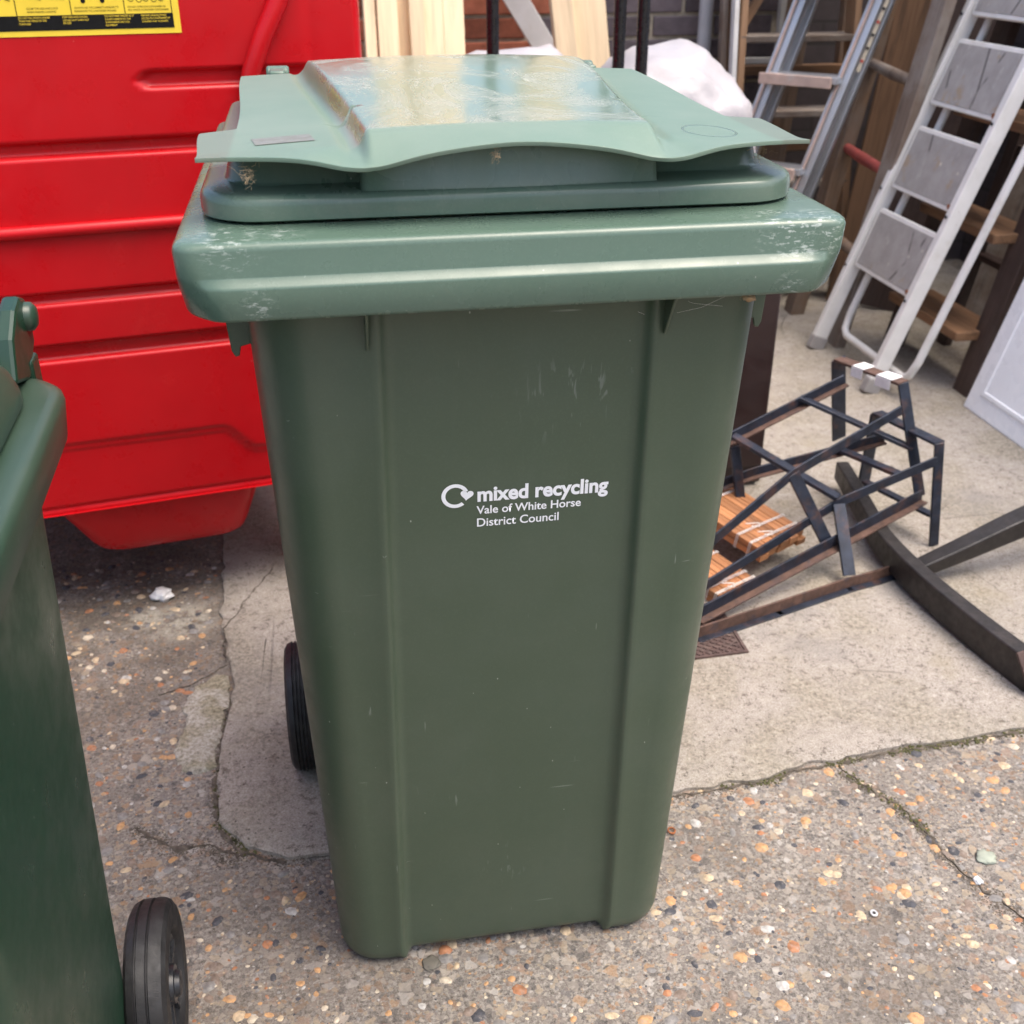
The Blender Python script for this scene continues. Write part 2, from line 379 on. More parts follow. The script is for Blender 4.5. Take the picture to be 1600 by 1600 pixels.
M['black'] = plain('black_print', (.006,.006,.006), .7, .1, 40, .03, 100, spec=.2)
M['pine'] = wood('fresh_pine', (.82,.63,.40), .8, .6)
M['oldwood'] = wood('weathered_wood', (.24,.15,.09), .5, .75, grey=(.22,.19,.165), greyamt=.5)
M['greywood'] = wood('grey_weathered_board', (.17,.125,.095), .5, .8, grey=(.30,.27,.24), greyamt=.6)
M['brownwood'] = wood('brown_stained_wood', (.23,.125,.065), .5, .6)
M['battenwood'] = wood('honey_batten_wood', (.42,.25,.14), .6, .6)
M['darkwood'] = wood('dark_stained_wood', (.055,.032,.026), .6, .55, knots=False, grey=(.12,.09,.08), greyamt=.3)
M['slatwood'] = wood('orange_slat_wood', (.42,.185,.075), .6, .55, knots=False)
M['alu'] = plain('dull_aluminium', (.55,.56,.58), .42, .12, 8, .1, 120, metal=.75, stretch=(1,1,.15), dirt=(.35,.32,.30), dirtamt=.4)
M['alu_worn'] = plain('red_oxide_edge', (.50,.36,.30), .6, .2, 20, .1, 100, dirt=(.6,.58,.55), dirtamt=.6)
M['label'] = plain('paper_label', (.66,.58,.45), .7, .15, 60, .1, 200)
M['redprint'] = plain('red_label_print', (.5,.07,.05), .6, .1, 60, .05, 200)
def old_paint():
    t = NT('old_white_paint'); v = t.map(src='Object')
    col = t.ramp(t.noise(v, 15, 4), [(.3, (.68,.67,.64)), (.7, (.78,.77,.75))])
    col = t.mix(t.rng(t.noise(v, 9, 6, .7), .52, .72, 0, .4), col, (.50,.46,.38))
    chip = t.math('MULTIPLY', t.rng(t.noise(v, 55, 4, .7), .66, .70), t.rng(t.noise(v, 7, 1), .5, .62)); col = t.mix(t.math('MULTIPLY', chip, .85), col, (.22,.09,.035))
    return t.out(col, .42, t.bump(t.noise(v, 90, 3), .1, .001))
M['whitepaint'] = old_paint()
def tread_mat():
    t = NT('grey_rubber_tread'); v = t.map()
    col = t.ramp(t.noise(v, 18, 6, .65), [(.3, (.28,.265,.255)), (.7, (.37,.355,.345))])
    col = t.mix(t.rng(t.noise(t.map((1,1,.25)), 45, 4, .7), .58, .7, 0, .5), col, (.52,.50,.48))
    sp = t.math('MULTIPLY', t.rng(t.voro(v, 26, 'F1'), .16, .10), t.rng(t.noise(v, 9, 1), .52, .58)); col = t.mix(t.math('MULTIPLY', sp, .8), col, (.66,.60,.50))
    st_ = t.rng(t.noise(v, 11, 4, .6), .60, .70, 0, .6); col = t.mix(st_, col, (.34,.24,.13))
    cr = t.math('MULTIPLY', t.rng(t.voro(t.map((1,1.0,.45), loc=(.2,.1,.3)), 5.5, 'DISTANCE_TO_EDGE'), .022, .010), t.rng(t.noise(v, 8, 2), .53, .57)); col = t.mix(t.math('MULTIPLY', cr, .8), col, (.05,.045,.045))
    return t.out(col, .65, t.bump(t.noise(v, 250, 3), .15, .001))
M['tread'] = tread_mat()
M['rust'] = plain('rust', (.25,.085,.03), .85, .4, 60, .5, 250)
M['whitepanel'] = plain('white_laminate', (.88,.89,.92), .3, .02, 8, .03, 60)
M['redrung'] = plain('red_painted_rung', (.30,.06,.05), .5, .25, 30, .2, 150, dirt=(.2,.1,.08), dirtamt=.5)
M['iron'] = plain('blue_black_iron', (.020,.026,.042), .42, .4, 40, .35, 260, metal=.25, dirt=(.13,.062,.040), dirtamt=.65)
M['rustiron'] = plain('rusted_angle_iron', (.10,.055,.040), .7, .4, 50, .5, 260, metal=.1, dirt=(.035,.035,.05), dirtamt=.8)
M['beamdark'] = plain('dark_brown_beam', (.018,.015,.014), .5, .35, 30, .35, 160, dirt=(.06,.047,.04), dirtamt=.4)
M['castiron'] = plain('rusty_cast_iron', (.085,.052,.045), .75, .35, 60, .5, 300, dirt=(.16,.12,.10), dirtamt=.6)
M['pole'] = plain('black_gloss_paint', (.010,.010,.011), .3, .2, 30, .05, 100)
M['sack'] = plain('white_plastic_sack', (.37,.355,.37), .45, .06, 6, .3, 22, dist=.01)
M['film'] = plain('pink_plastic_wrap', (.62,.44,.40), .3, .2, 14, .5, 40, dist=.01)
M['pipe'] = plain('grey_downpipe', (.42,.43,.46), .4, .1, 10, .05, 60)
M['string'] = plain('white_string', (.74,.72,.69), .8, .1, 90, .3, 500)
M['redbrick'] = brick_mat('red_brick', (.36,.12,.07), .35)
M['darkbrick'] = brick_mat('painted_dark_brick', (.115,.095,.105), .3)
M['mortar'] = plain('cream_mortar', (.46,.40,.30), .95, .25, 60, .6, 250, dist=.003)
M['wallback'] = wall_tex('dark_painted_brickwork', (.085,.07,.075), (.06,.05,.055), (.05,.045,.045))
M['brownpaint'] = plain('dark_brown_paint', (.028,.014,.013), .4, .15, 14, .0, 80)
M['paper'] = plain('white_paper_tag', (.78,.78,.78), .6, .08, 60, .2, 200)
M['tyreblack'] = plain('castor_rubber', (.02,.02,.02), .7, .2, 30, .2, 100)

# ------------------------------------------------------------------ ground
def gz(x, y):      # gentle unevenness of the yard
    return .0025*mnoise.noise(Vector((x*2.3, y*2.3, .3)))
b = MB()
def gf(a, c):
    # fine in the middle, reaching far out
    def ease(t, near, far): s_ = 2*t-1; return near*s_+(far-near)*s_**7
    x, y = .3+ease(a, 2.2, 60), .6+ease(c, 2.2, 60); return (x, y, gz(x, y) if abs(x) < 4 and abs(y) < 4 else 0)
b.grid(gf, 150, 150)
struct(b.build('ground', M['agg'], ang=60))
EDGE = [(-.429,1.19),(-.424,1.111),(-.423,.967),(-.394,.813),(-.387,.734),(-.398,.629),(-.401,.502),(-.391,.414),(-.351,.354),(-.29,.324),(-.225,.326),(-.1,.34),(.1,.352),(.295,.362),(.391,.368),(.467,.37),(.518,.389),(.586,.393),(.704,.404),(.819,.404),(.942,.413),(1.1,.425),(1.4,.45),(2.3,.5)]
def resample(P, step):
    out = []
    for (x0,y0),(x1,y1) in zip(P, P[1:]):
        n = max(1, int(math.hypot(x1-x0, y1-y0)/step))
        for i in range(n): out.append((x0+(x1-x0)*i/n, y0+(y1-y0)*i/n))
    out.append(P[-1]); return out
pe = resample([(-.5,3.2),(-.47,2.0)]+EDGE, .012)
pe = [(x+.009*mnoise.noise(Vector((x*28,y*28,1))), y+.009*mnoise.noise(Vector((x*28,y*28,5)))) for x, y in pe]
b = MB(); n = len(pe)
zt = lambda x, y: gz(x, y)+.009
# rings stepping inwards towards an inner spine so the slab top can follow the ground
inner = []
for x, y in pe:
    inner.append((max(x, -.3) if y > .55 else x, y))
top = [(x, y, zt(x, y)) for x, y in pe]; low = [(x-.0, y, gz(x, y)-.02) for x, y in pe]
rows = [low, [(x, y, z-.003) for x, y, z in top]]
def inward(k):
    out = []
    for x, y in pe:
        # move towards the far right interior
        tx, ty = 2.3, 3.2
        if y > 1.2: tx, ty = 2.3, y
        elif x > .0: tx, ty = x, 3.2
        else:
            w_ = min(1, max(0, (y-.33)/.87)); tx, ty = x*(1-w_)*1+w_*2.3, y*w_+(1-w_)*3.2
        px_, py_ = x+(tx-x)*k, y+(ty-y)*k
        out.append((px_, py_, zt(px_, py_)))
    return out
for k in (.002, .02, .06, .12, .2, .3, .42, .56, .7, .85, 1.): rows.append(inward(k))
b.loft(rows, False, False, closed=False)
struct(b.build('concrete_slab', M['slab'], ang=50))

# old mortar patch between the bins, beside the slab
pp_ = resample([(-.458,.77),(-.42,.812),(-.399,.80),(-.394,.74),(-.404,.635),(-.406,.552),(-.43,.538),(-.462,.552),(-.480,.60),(-.462,.665),(-.472,.72),(-.458,.77)], .008)[:-1]
pp_ = [(x+.010*mnoise.noise(Vector((x*60,y*60,1))), y+.010*mnoise.noise(Vector((x*60,y*60,6)))) for x, y in pp_]
cx_, cy_ = sum(p[0] for p in pp_)/len(pp_), sum(p[1] for p in pp_)/len(pp_); b = MB()
b.loft([[(cx_+(x-cx_)*k, cy_+(y-cy_)*k, gz(x, y)+h+(.0015*mnoise.noise(Vector((x*40*k,y*40,2))) if k < .97 else 0)) for x, y in pp_] for k, h in ((1.03,-.006),(1,.002),(.96,.0045),(.8,.0055),(.55,.006),(.25,.006))], False, True)
def patch_mat():
    t = NT('pale_mortar'); v = t.map(); n1 = t.noise(v, 150, 6, .8); n2 = t.noise(v, 16, 4, .6)
    col = t.ramp(n1, [(.34, (.16,.145,.11)), (.5, (.42,.39,.33)), (.68, (.64,.61,.55))])
    col = t.mix(t.rng(n2, .42, .6, 0, .65), col, t.ramp(n1, [(.36, (.10,.09,.045)), (.6, (.34,.30,.18))]))
    return t.out(col, .92, t.bump(n1, .9, .004), spec=.25)
struct(b.build('mortar_patch', patch_mat(), ang=50))

# pebbles set in the concrete: real stones, too many to count
b = MB(); rnd = random.Random(3)
def in_agg(x, y):
    if y < .30: return True
    if x < -.44: return True
    if x > .2 and y < .352+.06*max(0, x-.2)/.8: return True
    return False
def pebble(x, y, s_, mi):
    a = rnd.uniform(0, 6.3); el = rnd.uniform(.55, 1); hgt = s_*rnd.uniform(.16, .34); z0 = gz(x, y)-.0006
    n_ = 7; vs = [(x, y, z0+hgt)]; ca, sa = math.cos(a), math.sin(a)
    wob = [rnd.uniform(.78, 1.12) for _ in range(n_)]
    for rr, zz in ((.62, hgt*.86), (1, 0)):
        for k in range(n_):
            t_ = 6.283*k/n_; px_, py_ = rr*s_*wob[k]*math.cos(t_), rr*s_*wob[k]*el*math.sin(t_)
            vs.append((x+px_*ca-py_*sa, y+px_*sa+py_*ca, z0+zz))
    fs = [(0, 1+k, 1+(k+1) % n_) for k in range(n_)]+[(1+k, 1+n_+k, 1+n_+(k+1) % n_, 1+(k+1) % n_) for k in range(n_)]
    b.add(vs, fs, mi)
cnt = 0
while cnt < 17000:
    x, y = rnd.uniform(-.95, 1.5), rnd.uniform(-.42, 1.25)
    if not in_agg(x, y): continue
    s_ = min(.0115, .0019*(1-rnd.random())**-.50)
    if mnoise.noise(Vector((x*6, y*6, 9))) < -.25 and rnd.random() < .6: continue
    pebble(x, y, s_, rnd.choices(range(8), [16, 14, 17, 6, 22, 9, 9, 16])[0]); cnt += 1
o = b.build('aggregate_pebbles', PM, ang=75); tag(o, 'small ochre, grey and dark pebbles set in the concrete ground', 'pebbles'); o['kind'] = 'stuff'

# moss and grit along the slab edge and the crack
CRACK = [(.59,.376),(.614,.333),(.643,.284),(.662,.218),(.664,.165),(.686,.099),(.71,.042),(.74,-.03),(.80,-.12)]
LCRACK = [(-.322,1.171),(-.37,1.06),(-.415,.943),(-.404,.835),(-.463,.786),(-.52,.765)]
LC2 = [(-.52,.43),(-.489,.404),(-.449,.371),(-.403,.376),(-.36,.34)]
b = MB()
def strip(P, w0, zoff):
    P = resample(P, .0035); rows = []
    for i, (x, y) in enumerate(P):
        x1, y1 = P[min(i+1, len(P)-1)]; x0, y0 = P[max(i-1, 0)]; d = Vector((x1-x0, y1-y0)).normalized(); nx, ny = -d.y, d.x
        wv_ = w0*max(.08, .5+1.7*mnoise.noise(Vector((x*55, y*55, 2)))+.9*mnoise.noise(Vector((x*160, y*160, 3)))); jx = .006*mnoise.noise(Vector((x*45, y*45, 7)))+.003*mnoise.noise(Vector((x*140, y*140, 8)))
        rows.append([(x+nx*(wv_*t_+jx), y+ny*(wv_*t_+jx), gz(x, y)+zoff+(.0006 if abs(t_) < .5 else -.004)) for t_ in (-1, -.45, .45, 1)])
    b.loft(rows, False, False, closed=False)
strip(CRACK, .0045, .0016); strip(LCRACK[:4], .0022, .0098); strip(LCRACK[3:], .002, .0012); strip(LC2, .006, .0014)
strip([(x-.004, y-.006) for x, y in EDGE[4:10]], .007, .0016); strip([(x, y-.006) for x, y in EDGE[13:21]], .0045, .0016)
def grain(x, y, s_):
    a = rnd.uniform(0, 6.3); z0 = gz(x, y); hgt = s_*rnd.uniform(.4, .8)
    vs = [(x, y, z0+hgt)]+[(x+s_*rnd.uniform(.6, 1.2)*math.cos(a+k*1.257), y+s_*rnd.uniform(.6, 1.2)*math.sin(a+k*1.257), z0) for k in range(5)]
    b.add(vs, [(0, 1+k, 1+(k+1) % 5) for k in range(5)])
for P, dens, sp_ in ((LC2, 700, .014), (EDGE[4:11], 900, .012), (CRACK, 2200, .012), (EDGE[13:21], 1100, .009)):
    Q = resample(P, .004)
    for _ in range(dens):
        x, y = rnd.choice(Q); k_ = .4+1.2*abs(mnoise.noise(Vector((x*18, y*18, 3)))); ox, oy = rnd.gauss(0, sp_*k_), rnd.gauss(0, sp_*k_)
        if y+oy > .33 and -.4 < x+ox < 1: oy = -abs(oy)-.004
        grain(x+ox-.004, y+oy, rnd.uniform(.0006, .0022))
o = b.build('grit_seam', M['soil'], ang=60); tag(o, 'dark damp grit filling the cracks and slab edges', 'grit'); o['kind'] = 'stuff'
b = MB()
def mossblob(x, y, s_):
    n_ = 6; z0 = gz(x, y)+.001; hgt = s_*rnd.uniform(.5, 1.0); vs = [(x, y, z0+hgt)]
    for rr, zz in ((.6, hgt*.75), (1, 0)):
        for k in range(n_):
            q = rr*s_*rnd.uniform(.7, 1.2); vs.append((x+q*math.cos(k*1.047), y+q*math.sin(k*1.047), z0+zz))
    b.add(vs, [(0, 1+k, 1+(k+1) % 6) for k in range(6)]+[(1+k, 7+k, 7+(k+1) % 6, 1+(k+1) % 6) for k in range(6)])
for P, dens, sp in ((EDGE[14:21], 800, .008), (CRACK[:4], 120, .008), (CRACK[3:7], 520, .012), (EDGE[7:11], 150, .008), (EDGE[4:8], 90, .008)):
    Q = resample(P, .004)
    for _ in range(dens):
        x, y = rnd.choice(Q)
        if mnoise.noise(Vector((x*11, y*11, 4))) < -.12: continue
        mossblob(x+rnd.gauss(0, sp*.6), y-.004+rnd.gauss(0, sp*.6), rnd.uniform(.0008, .0030))
o = b.build('moss', M['moss'], ang=70); tag(o, 'green moss growing along the slab edge and the crack', 'moss'); o['kind'] = 'stuff'

# ------------------------------------------------------------------ walls
def wall(name, x0, x1, y0, y1, h, label):
    b = MB(); b.box(((x0+x1)/2, (y0+y1)/2, h/2-.05), (x1-x0, y1-y0, h+.1)); o = b.build(name, M['wallback']); tag(o, label, 'wall'); return o
wb = wall('brick_wall', -1.6, 2.6, 3.212, 3.44, 1.34, 'old brick wall closing the yard behind the timber and ladders')
wall('side_wall', 2.4, 2.62, -.6, 3.2, 1.7, 'dark side wall the ladders lean against at right')
b = MB(); b.box((.55, 3.2085, .72), (2.0, .012, 1.25)); o = b.build('mortar_bed', M['mortar'], wb)
bm_ = MB(); bm_.box((0,0,0), (.214, .05, .064)); bme = bm_.mesh('brick')
for m_ in (M['redbrick'], M['darkbrick']):
    me = bme.copy(); me.materials.append(m_); M['me_'+m_.name] = me
row = 0; z = .14
while z < 1.32:
    x = -.42+(.112 if row % 2 else 0)
    while x < 1.52:
        dark = x > .66+.12*mnoise.noise(Vector((row*.9, 1, 1)))
        o = link('brick', M['me_painted_dark_brick' if dark else 'me_red_brick'], wb, .004, 2)
        o.location = (x+rnd.uniform(-.002, .002), 3.218-rnd.uniform(0, .004), z); o.rotation_euler = (rnd.uniform(-.02, .02), rnd.uniform(-.008, .008), rnd.uniform(-.012, .012))
        x += .2245
    z += .0755; row += 1
b = MB(); b.tube([(1.205,3.11,0),(1.205,3.11,1.9)], .024, 20); dp = b.build('downpipe', M['pipe'], ang=50)
tag(dp, 'grey downpipe running up the brick wall', 'pipe')
b = MB(); b.tube([(1.205,3.11,.60),(1.205,3.11,.68)], .029, 20); b.build('socket', M['pipe'], dp, ang=50)

# ------------------------------------------------------------------ wheelie bin
def ss(a, b_, x):
    if a == b_: return 1. if x >= a else 0.
    t_ = min(1, max(0, (x-a)/(b_-a))); return t_*t_*(3-2*t_)
def rrect(hw, y0, y1, rad, z, nc=8, ns=14, rb=None):
    rb = rad if rb is None else rb; P = []
    def arc(cx, cy, rr, a0):
        return [(cx+rr*math.cos(R(a0+90*k/nc)), cy+rr*math.sin(R(a0+90*k/nc)), z) for k in range(nc+1)]
    def side(p, q): return [(p[0]+(q[0]-p[0])*k/ns, p[1]+(q[1]-p[1])*k/ns, z) for k in range(1, ns)]
    A = arc(-hw+rad, y0+rad, rad, 180); B = arc(hw-rad, y0+rad, rad, 270); D = arc(hw-rb, y1-rb, rb, 0); E_ = arc(-hw+rb, y1-rb, rb, 90)
    return A+side(A[-1], B[0])+B+side(B[-1], D[0])+D+side(D[-1], E_[0])+E_+side(E_[-1], A[0])

def make_wheel(parent, xc, yc, rad, width, sgn, g=5):
    """tyre centred on xc; the outer face looks along sgn"""
    h = width/2; pr = [(-h, rad*.60), (-h, rad*.90), (-h+.004, rad*.965), (-h+.009, rad*.99)]
    xs0, xs1 = -h+.010, h-.010
    for k in range(g):
        a = xs0+(xs1-xs0)*(k+.22)/g; e = xs0+(xs1-xs0)*(k+.78)/g
        pr += [(a-.0012, rad), (a, rad-.0028), (a+.0012, rad-.0028), (a+.0024, rad)]
    pr += [(h-.009, rad*.99), (h-.004, rad*.965), (h, rad*.90), (h, rad*.66), (h-.004, rad*.62), (h-.010, rad*.60)]
    pr = [(sgn*x+xc, q) for x, q in pr]
    b = MB(); b.lathe(pr, 'x', (0, yc, rad), 64); w = b.build('wheel', M['rubber'], parent, ang=30)
    b = MB(); b.lathe([(xc-sgn*(h-.006), .012), (xc-sgn*(h-.006), rad*.59), (xc+sgn*(h-.014), rad*.595), (xc+sgn*(h-.006), rad*.57), (xc+sgn*(h-.012), rad*.5), (xc+sgn*(h-.016), rad*.26), (xc+sgn*(h-.002), rad*.22), (xc+sgn*(h-.001), .012)], 'x', (0, yc, rad), 48)
    for k in range(8):
        t_ = k*math.pi/4+.2; c_, s_ = math.cos(t_), math.sin(t_)
        b.bar((xc+sgn*(h-.012), yc+c_*rad*.2, rad+s_*rad*.2), (xc+sgn*(h-.010), yc+c_*rad*.57, rad+s_*rad*.57), .004, .010, (1,0,0))
    b.build('wheel_disc', M['hub'], w, ang=35)
    b = MB(); b.lathe([(xc+sgn*(h-.004), .004), (xc+sgn*(h-.004), rad*.17), (xc+sgn*(h+.004), rad*.14), (xc+sgn*(h+.006), .003)], 'x', (0, yc, rad), 24); b.build('hub_cap', M['hub'], w, ang=35)

bin1 = thing('wheelie_bin', 'green wheelie bin with white mixed recycling print, standing in the middle', 'wheelie bin')
FY = lambda z: .116-.0858*z                      # front face (corner pillars) of the tapered body
def body_ring(z, zs=None):
    t_ = z/.92; hw = .2165+.027*t_; y0 = FY(z); y1 = .575+.085*t_; rad = .050+.012*t_; rx = .1345-.0125*t_
    P = []
    nc = 9
    def arc(cx, cy, rr, a0): return [(cx+rr*math.cos(R(a0+90*k/nc)), cy+rr*math.sin(R(a0+90*k/nc))) for k in range(nc+1)]
    P += arc(-hw+rad, y0+rad, rad, 180)
    xs = [-rx-.012, -rx-.007, -rx-.004, -rx-.001, -rx+.003, -rx+.007, -rx+.011, -rx+.016, -rx+.022]
    for x in xs: P.append((x, y0+.0075*ss(-.006, .007, x+rx)-.0034*math.exp(-((x+rx+.006)/.005)**2)))
    for k in range(1, 8): P.append((xs[-1]+(-2*xs[-1])*k/8, y0+.0075))
    for x in reversed(xs): P.append((-x, y0+.0075*ss(-.006, .007, x+rx)-.0034*math.exp(-((x+rx+.006)/.005)**2)))
    P += arc(hw-rad, y0+rad, rad, 270); 
    # sides with a shallow recessed field
    for k in range(1, 10):
        yy = y0+rad+(y1-y0-2*rad)*k/10; P.append((hw-(.005 if 2 < k < 9 else 0), yy))
    P += arc(hw-rad, y1-rad, rad, 0)
    for k in range(1, 6): P.append((hw-rad-(2*hw-2*rad)*k/6, y1))
    P += arc(-hw+rad, y1-rad, rad, 90)
    for k in range(1, 10):
        yy = y1-rad-(y1-y0-2*rad)*k/10; P.append((-hw+(.005 if 1 < k < 8 else 0), yy))
    return [(x, y, z) for x, y in P], rx
rings = []
def inset(ring, k, z): 
    cx, cy = 0, sum(p[1] for p in ring)/len(ring); return [(p[0]+(cx-p[0])*k, p[1]+(cy-p[1])*k, z) for p in ring]
r0, rx0 = body_ring(.03)
rings.append(inset(r0, .10, .001)); rings.append(inset(r0, .055, .0035)); rings.append(inset(r0, .022, .010)); rings.append(inset(r0, .006, .019))
for k in range(0, 31): rings.append(body_ring(.03+.92*k/30)[0])
# the middle of the foot is lifted between the corner pillars
for i in range(4):
    rg = []
    for (x, y, z) in rings[i]:
        if abs(x) < rx0-.001 and y < .3: z = z+.012*(1-i/5)
        rg.append((x, y, z))
    rings[i] = rg
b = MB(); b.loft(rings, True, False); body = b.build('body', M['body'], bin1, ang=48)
# comb rim with a stepped front
def rim_ring(off, z, rad, step=0., y0=0., y1=.665, hw=.29):
    side = .0045*min(1, max(0, (.978-z)/.055)) if off < .02 else 0
    rg = rrect(hw-off-side, y0+off, y1-off, max(.004, rad), z, 8, 40, .03); out = []
    for x, y, zz in rg:
        if step and y < y0+.02: y -= step*(1-ss(.255, .276, abs(x)))
        out.append((x, y, zz))
    return out
prof = [(.100,.958,.05,0),(.098,.9835,.045,0),(.094,.985,.04,0),(.010,.985,.022,0),(.004,.984,.020,0),(.0012,.9815,.019,0),(0,.978,.019,0),(-.001,.9575,.022,0),(-.001,.9565,.022,.0004),(-.0012,.9515,.024,.0062),(-.0014,.9502,.026,.0074),(-.0015,.9485,.027,.0079),(-.0005,.925,.036,.0072),(.0005,.9222,.038,.0068),(.003,.9205,.040,.004),(.008,.9215,.040,.0),(.011,.926,.045,0),(.048,.932,.045,0)]
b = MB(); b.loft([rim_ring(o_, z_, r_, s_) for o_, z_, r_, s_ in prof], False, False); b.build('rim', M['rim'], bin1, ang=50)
# ribs under the rim
for sx in (-1, 1):
    b = MB(); x = sx*.137
    b.add([(x-.0017, .002, .929),(x+.0017, .002, .929),(x+.0017, .045, .929),(x-.0017, .045, .929),(x-.0012,.036,.876),(x+.0012,.036,.876),(x+.0012,.050,.876),(x-.0012,.050,.876)], [(0,3,2,1),(4,5,6,7),(0,1,5,4),(1,2,6,5),(2,3,7,6),(3,0,4,7)])
    b.build('rib', M['body'], bin1, bev=.0008)
    b = MB()   # broad plate at the corner
    P = [(.228,.93),(.266,.93),(.2605,.858),(.2575,.852),(.2535,.853),(.2515,.862),(.226,.868)]
    vs = [(sx*x, .108, z) for x, z in P]+[(sx*x, .1115, z) for x, z in P]; n_ = len(P)
    b.add(vs, [tuple(range(n_)), tuple(reversed(range(n_, 2*n_)))]+[(k, (k+1) % n_, n_+(k+1) % n_, n_+k) for k in range(n_)])
    b.build('rib', M['body'], bin1, bev=.001)
# lid: skirt and dome
lid_empty = None
Y1 = .672
def lring(hw, y0, z, rad): return rrect(hw, y0, Y1-(.271-hw)*.3, rad, z, 8, 24, .035)
sk = [(.262,.075,.9865,.048),(.2695,.0605,.9868,.056),(.2715,.058,.9885,.056),(.2715,.058,1.0005,.056),(.2705,.0592,1.0045,.055),(.268,.062,1.0075,.053),(.264,.066,1.0088,.05),(.2535,.0990,1.0088,.046),(.251,.1025,1.0095,.045),(.2495,.1045,1.012,.044),(.246,.108,1.027,.042),(.243,.111,1.0335,.04),(.236,.118,1.0362,.036),(.21,.13,1.0362,.03)]
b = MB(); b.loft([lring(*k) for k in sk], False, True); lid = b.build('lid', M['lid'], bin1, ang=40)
b = MB()   # hollow front block of the raised middle
blk = []
for z_, y_, hw_ in ((1.006,.0645,.1335),(1.010,.068,.132),(1.030,.0705,.1305),(1.042,.073,.128)):
    blk.append([(-hw_,.16,z_),(-hw_,y_+.006,z_),(-hw_+.002,y_+.002,z_),(-hw_+.006,y_,z_)]+[(hw_*k/6,y_-.002*(1-(k/6)**2),z_) for k in range(-5,6)]+[(hw_-.006,y_,z_),(hw_-.002,y_+.002,z_),(hw_,y_+.006,z_),(hw_,.16,z_)])
b.loft(blk, True, True); b.build('front_block', M['lid'], lid, ang=40)
# lid top sheet with the wavy grip and side ears
def xe(y):
    e = .2665+.007*ss(.06, .19, y)-.0335*ss(.197, .209, y); return e+.012*ss(.25, .6, y)-.03*ss(.63, .695, y)
def plat(x, y):
    hw = .131+.047*ss(.03, .68, y)*1.0; h = .0145+.008*ss(.08, .45, y)-.012*ss(.5, .70, y)
    m_ = 1-ss(hw-.009, hw+.001, abs(x)); return h*m_*(1-.12*(x/hw)**2 if abs(x) < hw else 1)
def toplid(x, y):
    base = 1.0455+.003*ss(.1, .5, y)-.006*(abs(x)/.26)**2-.010*ss(.6, .70, y)
    full = base+plat(x, y)
    lip = 1.0425+.0095*math.exp(-(x/.075)**2)-.0085*math.exp(-((abs(x)-.130)/.038)**2)+.001*ss(.2, .265, abs(x))
    t_ = min(1, max(0, (y-.030)/.056)); w_ = t_*1.12 if t_ < .78 else .8736+(1-.8736)*math.sin((t_-.78)/.22*math.pi/2)
    k_ = ss(.13, .15, abs(x)); w_ = w_*(1-k_)+ss(.030, .094, y)*k_
    groove = -.0035*math.exp(-((abs(x)-(.138+.047*ss(.03,.68,y)))/.006)**2)*ss(.05, .1, y)
    return lip+(full-lip)*w_+groove
def yfront(x): return .030+.028*ss(.11, .262, abs(x))
ys = [0, .004, .010, .016, .022, .028, .034, .040, .046, .052, .057, .061, .066, .072, .08, .09, .105, .12, .135, .145, .15, .155, .158, .161, .164, .168, .172, .176, .18]
ys = ys+[.18+(.495*k/26) for k in range(1, 27)]
NX = 240; b = MB(); rows = []
for yv in ys:
    rw = []
    for i in range(NX+1):
        s_ = 2*i/NX-1; x = s_*.2665; y = yfront(x)*(1-ss(0, .15, yv))+.030*ss(0, .15, yv)+yv
        x = s_*xe(y)
        if y < .05 and abs(x) > .255: y += .010*ss(.255, .2665, abs(x))
        rw.append((x, y, toplid(x, y)))
    rows.append(rw)
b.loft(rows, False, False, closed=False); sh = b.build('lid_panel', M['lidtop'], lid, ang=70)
so = sh.modifiers.new('solid', 'SOLIDIFY'); so.thickness = .0036; so.offset = -1
bv = sh.modifiers.new('bevel', 'BEVEL'); bv.width = .0012; bv.segments = 2; bv.limit_method = 'ANGLE'; bv.angle_limit = R(60)
# label patch, embossed mark
def patch(cx, cy, w, d, rot, name, mat, zoff=.0006, nx=10, ny=5, parent=lid):
    b = MB(); c_, s_ = math.cos(rot), math.sin(rot)
    def fn(a, e):
        lx, ly = (a-.5)*w, (e-.5)*d; x, y = cx+lx*c_-ly*s_, cy+lx*s_+ly*c_; return (x, y, toplid(x, y)+zoff)
    b.grid(fn, nx, ny); o = b.build(name, mat, parent, ang=80); return o
patch(-.196, .132, .052, .034, R(8), 'label_patch', M['sticker'])
b = MB()
for rx_, ry_ in ((.026,.036),):
    rows = [[], [], [], []]
    for k in range(40):
        t_ = 6.2832*k/40
        for q, (m_, zz) in enumerate(((.80,-.0005),(.88,.00025),(.94,.00025),(1.0,-.0005))):
            x, y = .192+rx_*m_*math.cos(t_), .115+ry_*m_*math.sin(t_); rows[q].append((x, y, toplid(x, y)+zz))
    b.loft(rows, False, False)
b.build('embossed_mark', M['lid'], lid, ang=60)
